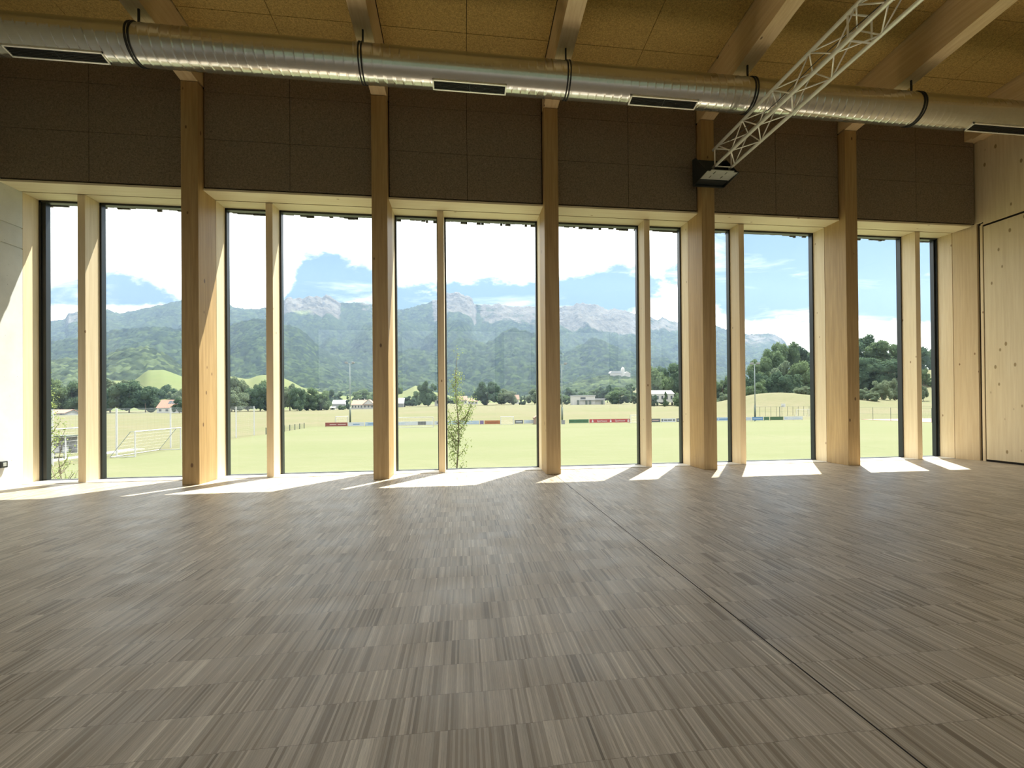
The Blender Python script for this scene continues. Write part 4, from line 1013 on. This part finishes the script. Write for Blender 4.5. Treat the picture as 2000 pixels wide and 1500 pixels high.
# ball net fence on the left
nf = empty('ball_net_fence', (-34.2, 44.5, G)); tag(nf, 'tall white posted ball net along the left edge of the pitch', 'fence')
for yy_ in (0, 7.4, 16.1, 24.2, 32.2, 38.4): MB().tube([(0, yy_, 0), (0, yy_, 4.75)], 0.085, 8).build('fence_post', MAT['white_paint'], nf)
m_ = MB()
for k_ in range(6): m_.tube([(0, 0, 4.7-k_*0.11), (0, 38.4, 4.7-k_*0.11)], 0.007, 4)
for k_ in range(1, 14): m_.tube([(0, 0, 4.1-k_*0.3), (0, 38.4, 4.1-k_*0.3)], 0.0022, 3)
for k_ in range(64): m_.tube([(0, k_*0.6, 0.1), (0, k_*0.6, 4.7)], 0.0022, 3)
m_.build('net', MAT['mast_metal'], nf)
# low dark fence, left
lf = empty('low_fence', (-32.8, 84, G)); tag(lf, 'low dark post fence with wire at the left corner of the pitch', 'fence')
for yy_ in np.linspace(0, 19.0, 8): MB().box(-0.06, 0.06, yy_-0.06, yy_+0.06, 0, 1.15).build('fence_post', MAT['fence_metal'], lf)
m_ = MB()
for z_ in (0.2, 0.5, 0.8, 1.05): m_.tube([(0, 0, z_), (0, 19, z_)], 0.012, 4)
for k_ in range(60): m_.tube([(0, k_*0.32, 0.1), (0, k_*0.32, 1.05)], 0.006, 3)
m_.build('wire_mesh', MAT['fence_metal'], lf)
# court fence behind the banners and fence along the track
def chain_fence(label, p0, p1, n, H, zoff=0.0):
    p0 = np.array(p0, float); p1 = np.array(p1, float); d = p1-p0; Lg = np.linalg.norm(d); ang = math.atan2(d[1], d[0])
    e = empty('chain_link_fence', (p0[0], p0[1], float(ground(*p0))-0.05), ang); tag(e, label, 'fence')
    for i in range(n): MB().tube([(Lg*i/(n-1), 0, 0), (Lg*i/(n-1), 0, H)], 0.05, 6).build('fence_post', MAT['fence_metal'], e)
    m_ = MB(); m_.tube([(0, 0, H-0.02), (Lg, 0, H-0.02)], 0.02, 4).tube([(0, 0, H*0.5), (Lg, 0, H*0.5)], 0.012, 4)
    for k_ in range(int(Lg/0.35)): m_.tube([(k_*0.35, 0, 0), (k_*0.35+0.3, 0, H)], 0.004, 3)
    m_.build('wire_mesh', MAT['fence_metal'], e)
a_, b_ = at_y(1473, 805, 134), at_y(1612, 805, 134)
chain_fence('dark chain link fence around the small court behind the banners', (a_[0], 134), (b_[0], 134), 14, 3.0)
chain_fence('dark chain link fence along the pink running track', (98, 78), (98, 107), 7, 3.1)
chain_fence('chain link fence beyond the pink running track', (128, 80), (128, 118), 8, 3.0)
# basketball hoop
bx_ = at_y(1523, 810, 130); e = empty('basketball_hoop', (bx_[0], 130, float(ground(bx_[0], 130)))); tag(e, 'basketball stand with white board on the small court', 'basketball hoop')
MB().tube([(0, 0, 0), (0, 0, 3.0), (1.2, 0, 3.3)], 0.09, 6).build('stand', MAT['fence_metal'], e); MB().box(1.1, 1.2, -0.9, 0.9, 2.9, 3.9).build('backboard', MAT['white_paint'], e)
# players' shelter at far left
pc = at_z(132, 893, G); e = empty('players_shelter', (pc[0]-0.8, pc[1], G+0.05)); tag(e, 'weathered dark roofed bench shelter beside the pitch at far left', 'shelter')
MB().box(-2.6, 1.3, -0.8, 0.8, 2.0, 2.1).build('shelter_roof', MAT['fence_metal'], e)
for q in (-2.5, -0.9, 1.15): MB().tube([(q, -0.7, 0), (q, -0.7, 2.0)], 0.05, 6).build('shelter_post', MAT['white_paint'], e)
MB().box(-2.5, 1.15, 0.68, 0.72, 0.3, 2.0).build('shelter_back', MAT['render_grey'], e)
for q in (-2.0, -1.2, -0.4, 0.4): MB().box(q-0.25, q+0.25, -0.1, 0.3, 0.42, 0.48).box(q-0.25, q+0.25, 0.26, 0.32, 0.48, 0.95).tube([(q, 0.1, 0), (q, 0.1, 0.42)], 0.04, 6).build('seat', MAT['white_paint'], e)

# ---- houses --------------------------------------------------------
gable_house('farmhouse', 78, 125, 800, 300, 12, MAT['render_grey'], MAT['roof_red'], 'low building with pink red roof at far left', eave=0.45)
hs, W, he, H = gable_house('farmhouse', 306, 372, 780.5, 345, 12, MAT['render_white'], MAT['roof_red'], 'house with pink red roof and dark solar panels by the first thick column', eave=0.42, windows=5)
sp = MB(); 
for i in range(6):
    a0 = -W*0.25+i*W*0.11; z0_ = he+(H-he)*0.45; z1_ = he+(H-he)*0.85; y0_ = 6*(0.45)-0.1; y1_ = 6*0.85-0.1
    sp.add([(a0, y0_, z0_+0.1), (a0+W*0.1, y0_, z0_+0.1), (a0+W*0.1, y1_, z1_+0.1), (a0, y1_, z1_+0.1)], [(0, 1, 2, 3)])
sp.build('solar_panel', MAT['dark_window'], hs)
gable_house('farm_shed', 648, 674, 781, 520, 14, MAT['render_grey'], MAT['roof_grey'], 'grey farm shed left of the chalet', eave=0.55, windows=0)
gable_house('garden_hut', 645, 654, 794, 410, 4, MAT['render_white'], MAT['roof_grey'], 'tiny white hut at the end of the dense tree line', eave=0.7, windows=1, cat='hut')
hs, W, he, H = gable_house('chalet', 686, 714, 781, 430, 16, MAT['render_white'], MAT['roof_brown'], 'long brown roofed wing of the chalet left of the second column', eave=0.5, windows=5, chimney=True)
hs, W, he, H = gable_house('chalet', 709, 730, 780, 426, 10, MAT['render_white'], MAT['roof_brown'], 'gabled chalet with dark balcony left of the second column', eave=0.52, axis='y', windows=3)
MB().box(-W/2, W/2, -1.3, -0.1, he*0.78, he*0.98).build('balcony', MAT['timber_grey'], hs)
gable_house('barn', 762, 788, 777, 440, 14, MAT['render_grey'], MAT['roof_grey'], 'pale roofed barn right of the second column', eave=0.45, windows=0, axis='x')
hs, W, he, H = gable_house('chapel', 849, 862, 772, 400, 8, MAT['render_white'], MAT['roof_red'], 'small white chapel with red roof left of the third window post', eave=0.7, windows=1, axis='y', cat='chapel')
gable_house('village_house', 894, 912, 773, 520, 10, MAT['render_white'], MAT['roof_brown'], 'village house with pink brown roof behind the young tree', eave=0.5, windows=3)
gable_house('village_house', 914, 933, 777, 500, 10, MAT['render_white'], MAT['roof_brown'], 'lower village house right of the young tree', eave=0.5, windows=3)
gable_house('village_house', 1004, 1014, 771, 520, 8, MAT['render_white'], MAT['roof_brown'], 'small house peeping between olive trees and cypress', eave=0.5, windows=1)
x0, x1 = at_y(1120, 780, 400)[0], at_y(1182, 780, 400)[0]; zt = at_y(1150, 772, 400)[2]; zb_ = float(ground((x0+x1)/2, 400))-0.2
e = empty('flat_roofed_building', ((x0+x1)/2, 400, zb_)); tag(e, 'long flat white building at the meadow edge, right of the middle column', 'building'); Wd = x1-x0; Hh = zt-zb_
MB().box(-Wd/2, Wd*0.18, 0, 12, 0, Hh*0.95).box(Wd*0.18, Wd/2, 1, 12, 0, Hh*0.62).build('walls', MAT['render_white'], e)
MB().box(-Wd/2-0.4, Wd*0.2, -0.5, 12.5, Hh*0.92, Hh).box(Wd*0.18, Wd/2+0.4, 0, 12.5, Hh*0.6, Hh*0.66).box(-Wd*0.3, Wd*0.45, -1.2, 0.5, Hh*0.48, Hh*0.56).build('roof', MAT['roof_grey'], e)
MB().box(-Wd*0.28, -Wd*0.12, -0.06, 0.02, Hh*0.6, Hh*0.8).build('window', MAT['dark_window'], e)
for q in (-0.36, -0.1, 0.02, 0.4): MB().box(Wd*q-0.7, Wd*q+0.7, -1.0, 0.04, 0, Hh*0.5).build('doorway', MAT['fence_metal'], e)
hs, W, he, H = gable_house('long_house', 1262, 1316, 762, 310, 10, MAT['render_white'], MAT['roof_grey'], 'long white house with pale roof below the tall dark trees', eave=0.72, windows=6, vb=786)
# castle
cp_ = at_y(1210, 734, 1090); e = empty('castle', (cp_[0], 1085, cp_[2]-19)); tag(e, 'white hilltop castle with a round-topped tower on the wooded hill', 'castle')
MB().box(-24, 6, 0, 14, 0, 25).build('main_wing', MAT['render_white'], e); MB().prism([(-25, 25), (7, 25), (3, 30), (-21, 30)], 'y', -1, 15).build('main_roof', MAT['roof_grey'], e)
MB().box(10, 26, 2, 14, 0, 24).prism([(9, 24), (27, 24), (18, 29)], 'y', 1, 15).build('side_wing', MAT['render_white'], e)
m_ = MB(); m_.tube([(7, 2, 0), (7, 2, 32), (7, 2, 35), (7, 2, 38), (7, 2, 40)], [4.6, 4.6, 4.2, 2.6, 0.3], 14); m_.build('tower', MAT['render_white'], e)
m_ = MB()
for i in range(8): m_.box(-22+i*3.3, -21+i*3.3, -0.2, 0.1, 16, 20)
m_.build('window', MAT['dark_window'], e)
hp = at_y(1803, 716, 400); e = empty('hill_house', (hp[0], 400, float(ground(hp[0], 400))-0.5)); tag(e, 'pale house between hilltop trees in the last narrow pane', 'house')
MB().box(-2.6, 2.6, 0, 8, 0, 5).build('walls', MAT['render_white'], e); MB().prism([(-3, 5), (3, 5), (0, 6.8)], 'y', -0.4, 8.4).build('roof', MAT['roof_grey'], e)
for q in (-1.3, 1.3): MB().box(q-0.5, q+0.5, -0.06, 0.02, 2.2, 3.8).build('window', MAT['dark_window'], e)

# ---- pieces that are separate in the real world become parts of their own
def islands(me):
    par = list(range(len(me.vertices)))
    def fd(i):
        while par[i] != i: par[i] = par[par[i]]; i = par[i]
        return i
    for e_ in me.edges:
        a, b = fd(e_.vertices[0]), fd(e_.vertices[1])
        if a != b: par[a] = b
    g = {}
    for p_ in me.polygons: g.setdefault(fd(p_.vertices[0]), []).append(p_.index)
    return list(g.values())
SPLIT = ('lettering', 'support', 'end_frame', 'lamp_head', 'side_brace', 'doorway', 'seat', 'solar_panel')
for o in [q for q in bpy.data.objects if q.type == 'MESH' and q.name.split('.')[0] in SPLIT]:
    me = o.data; gs_ = islands(me)
    if len(gs_) < 2 or len(gs_) > 60: continue
    nm = o.name.split('.')[0]; mat_ = me.materials[0]
    for g in gs_:
        idx = sorted({v for p_ in g for v in me.polygons[p_].vertices}); mp = {v: i for i, v in enumerate(idx)}
        n_ = bpy.data.meshes.new(nm); n_.from_pydata([me.vertices[v].co for v in idx], [], [[mp[v] for v in me.polygons[p_].vertices] for p_ in g]); n_.materials.append(mat_)
        c = bpy.data.objects.new(nm, n_); C.objects.link(c); c.parent = o.parent; c.location = o.location; c.rotation_euler = o.rotation_euler; c.scale = o.scale
    bpy.data.objects.remove(o)
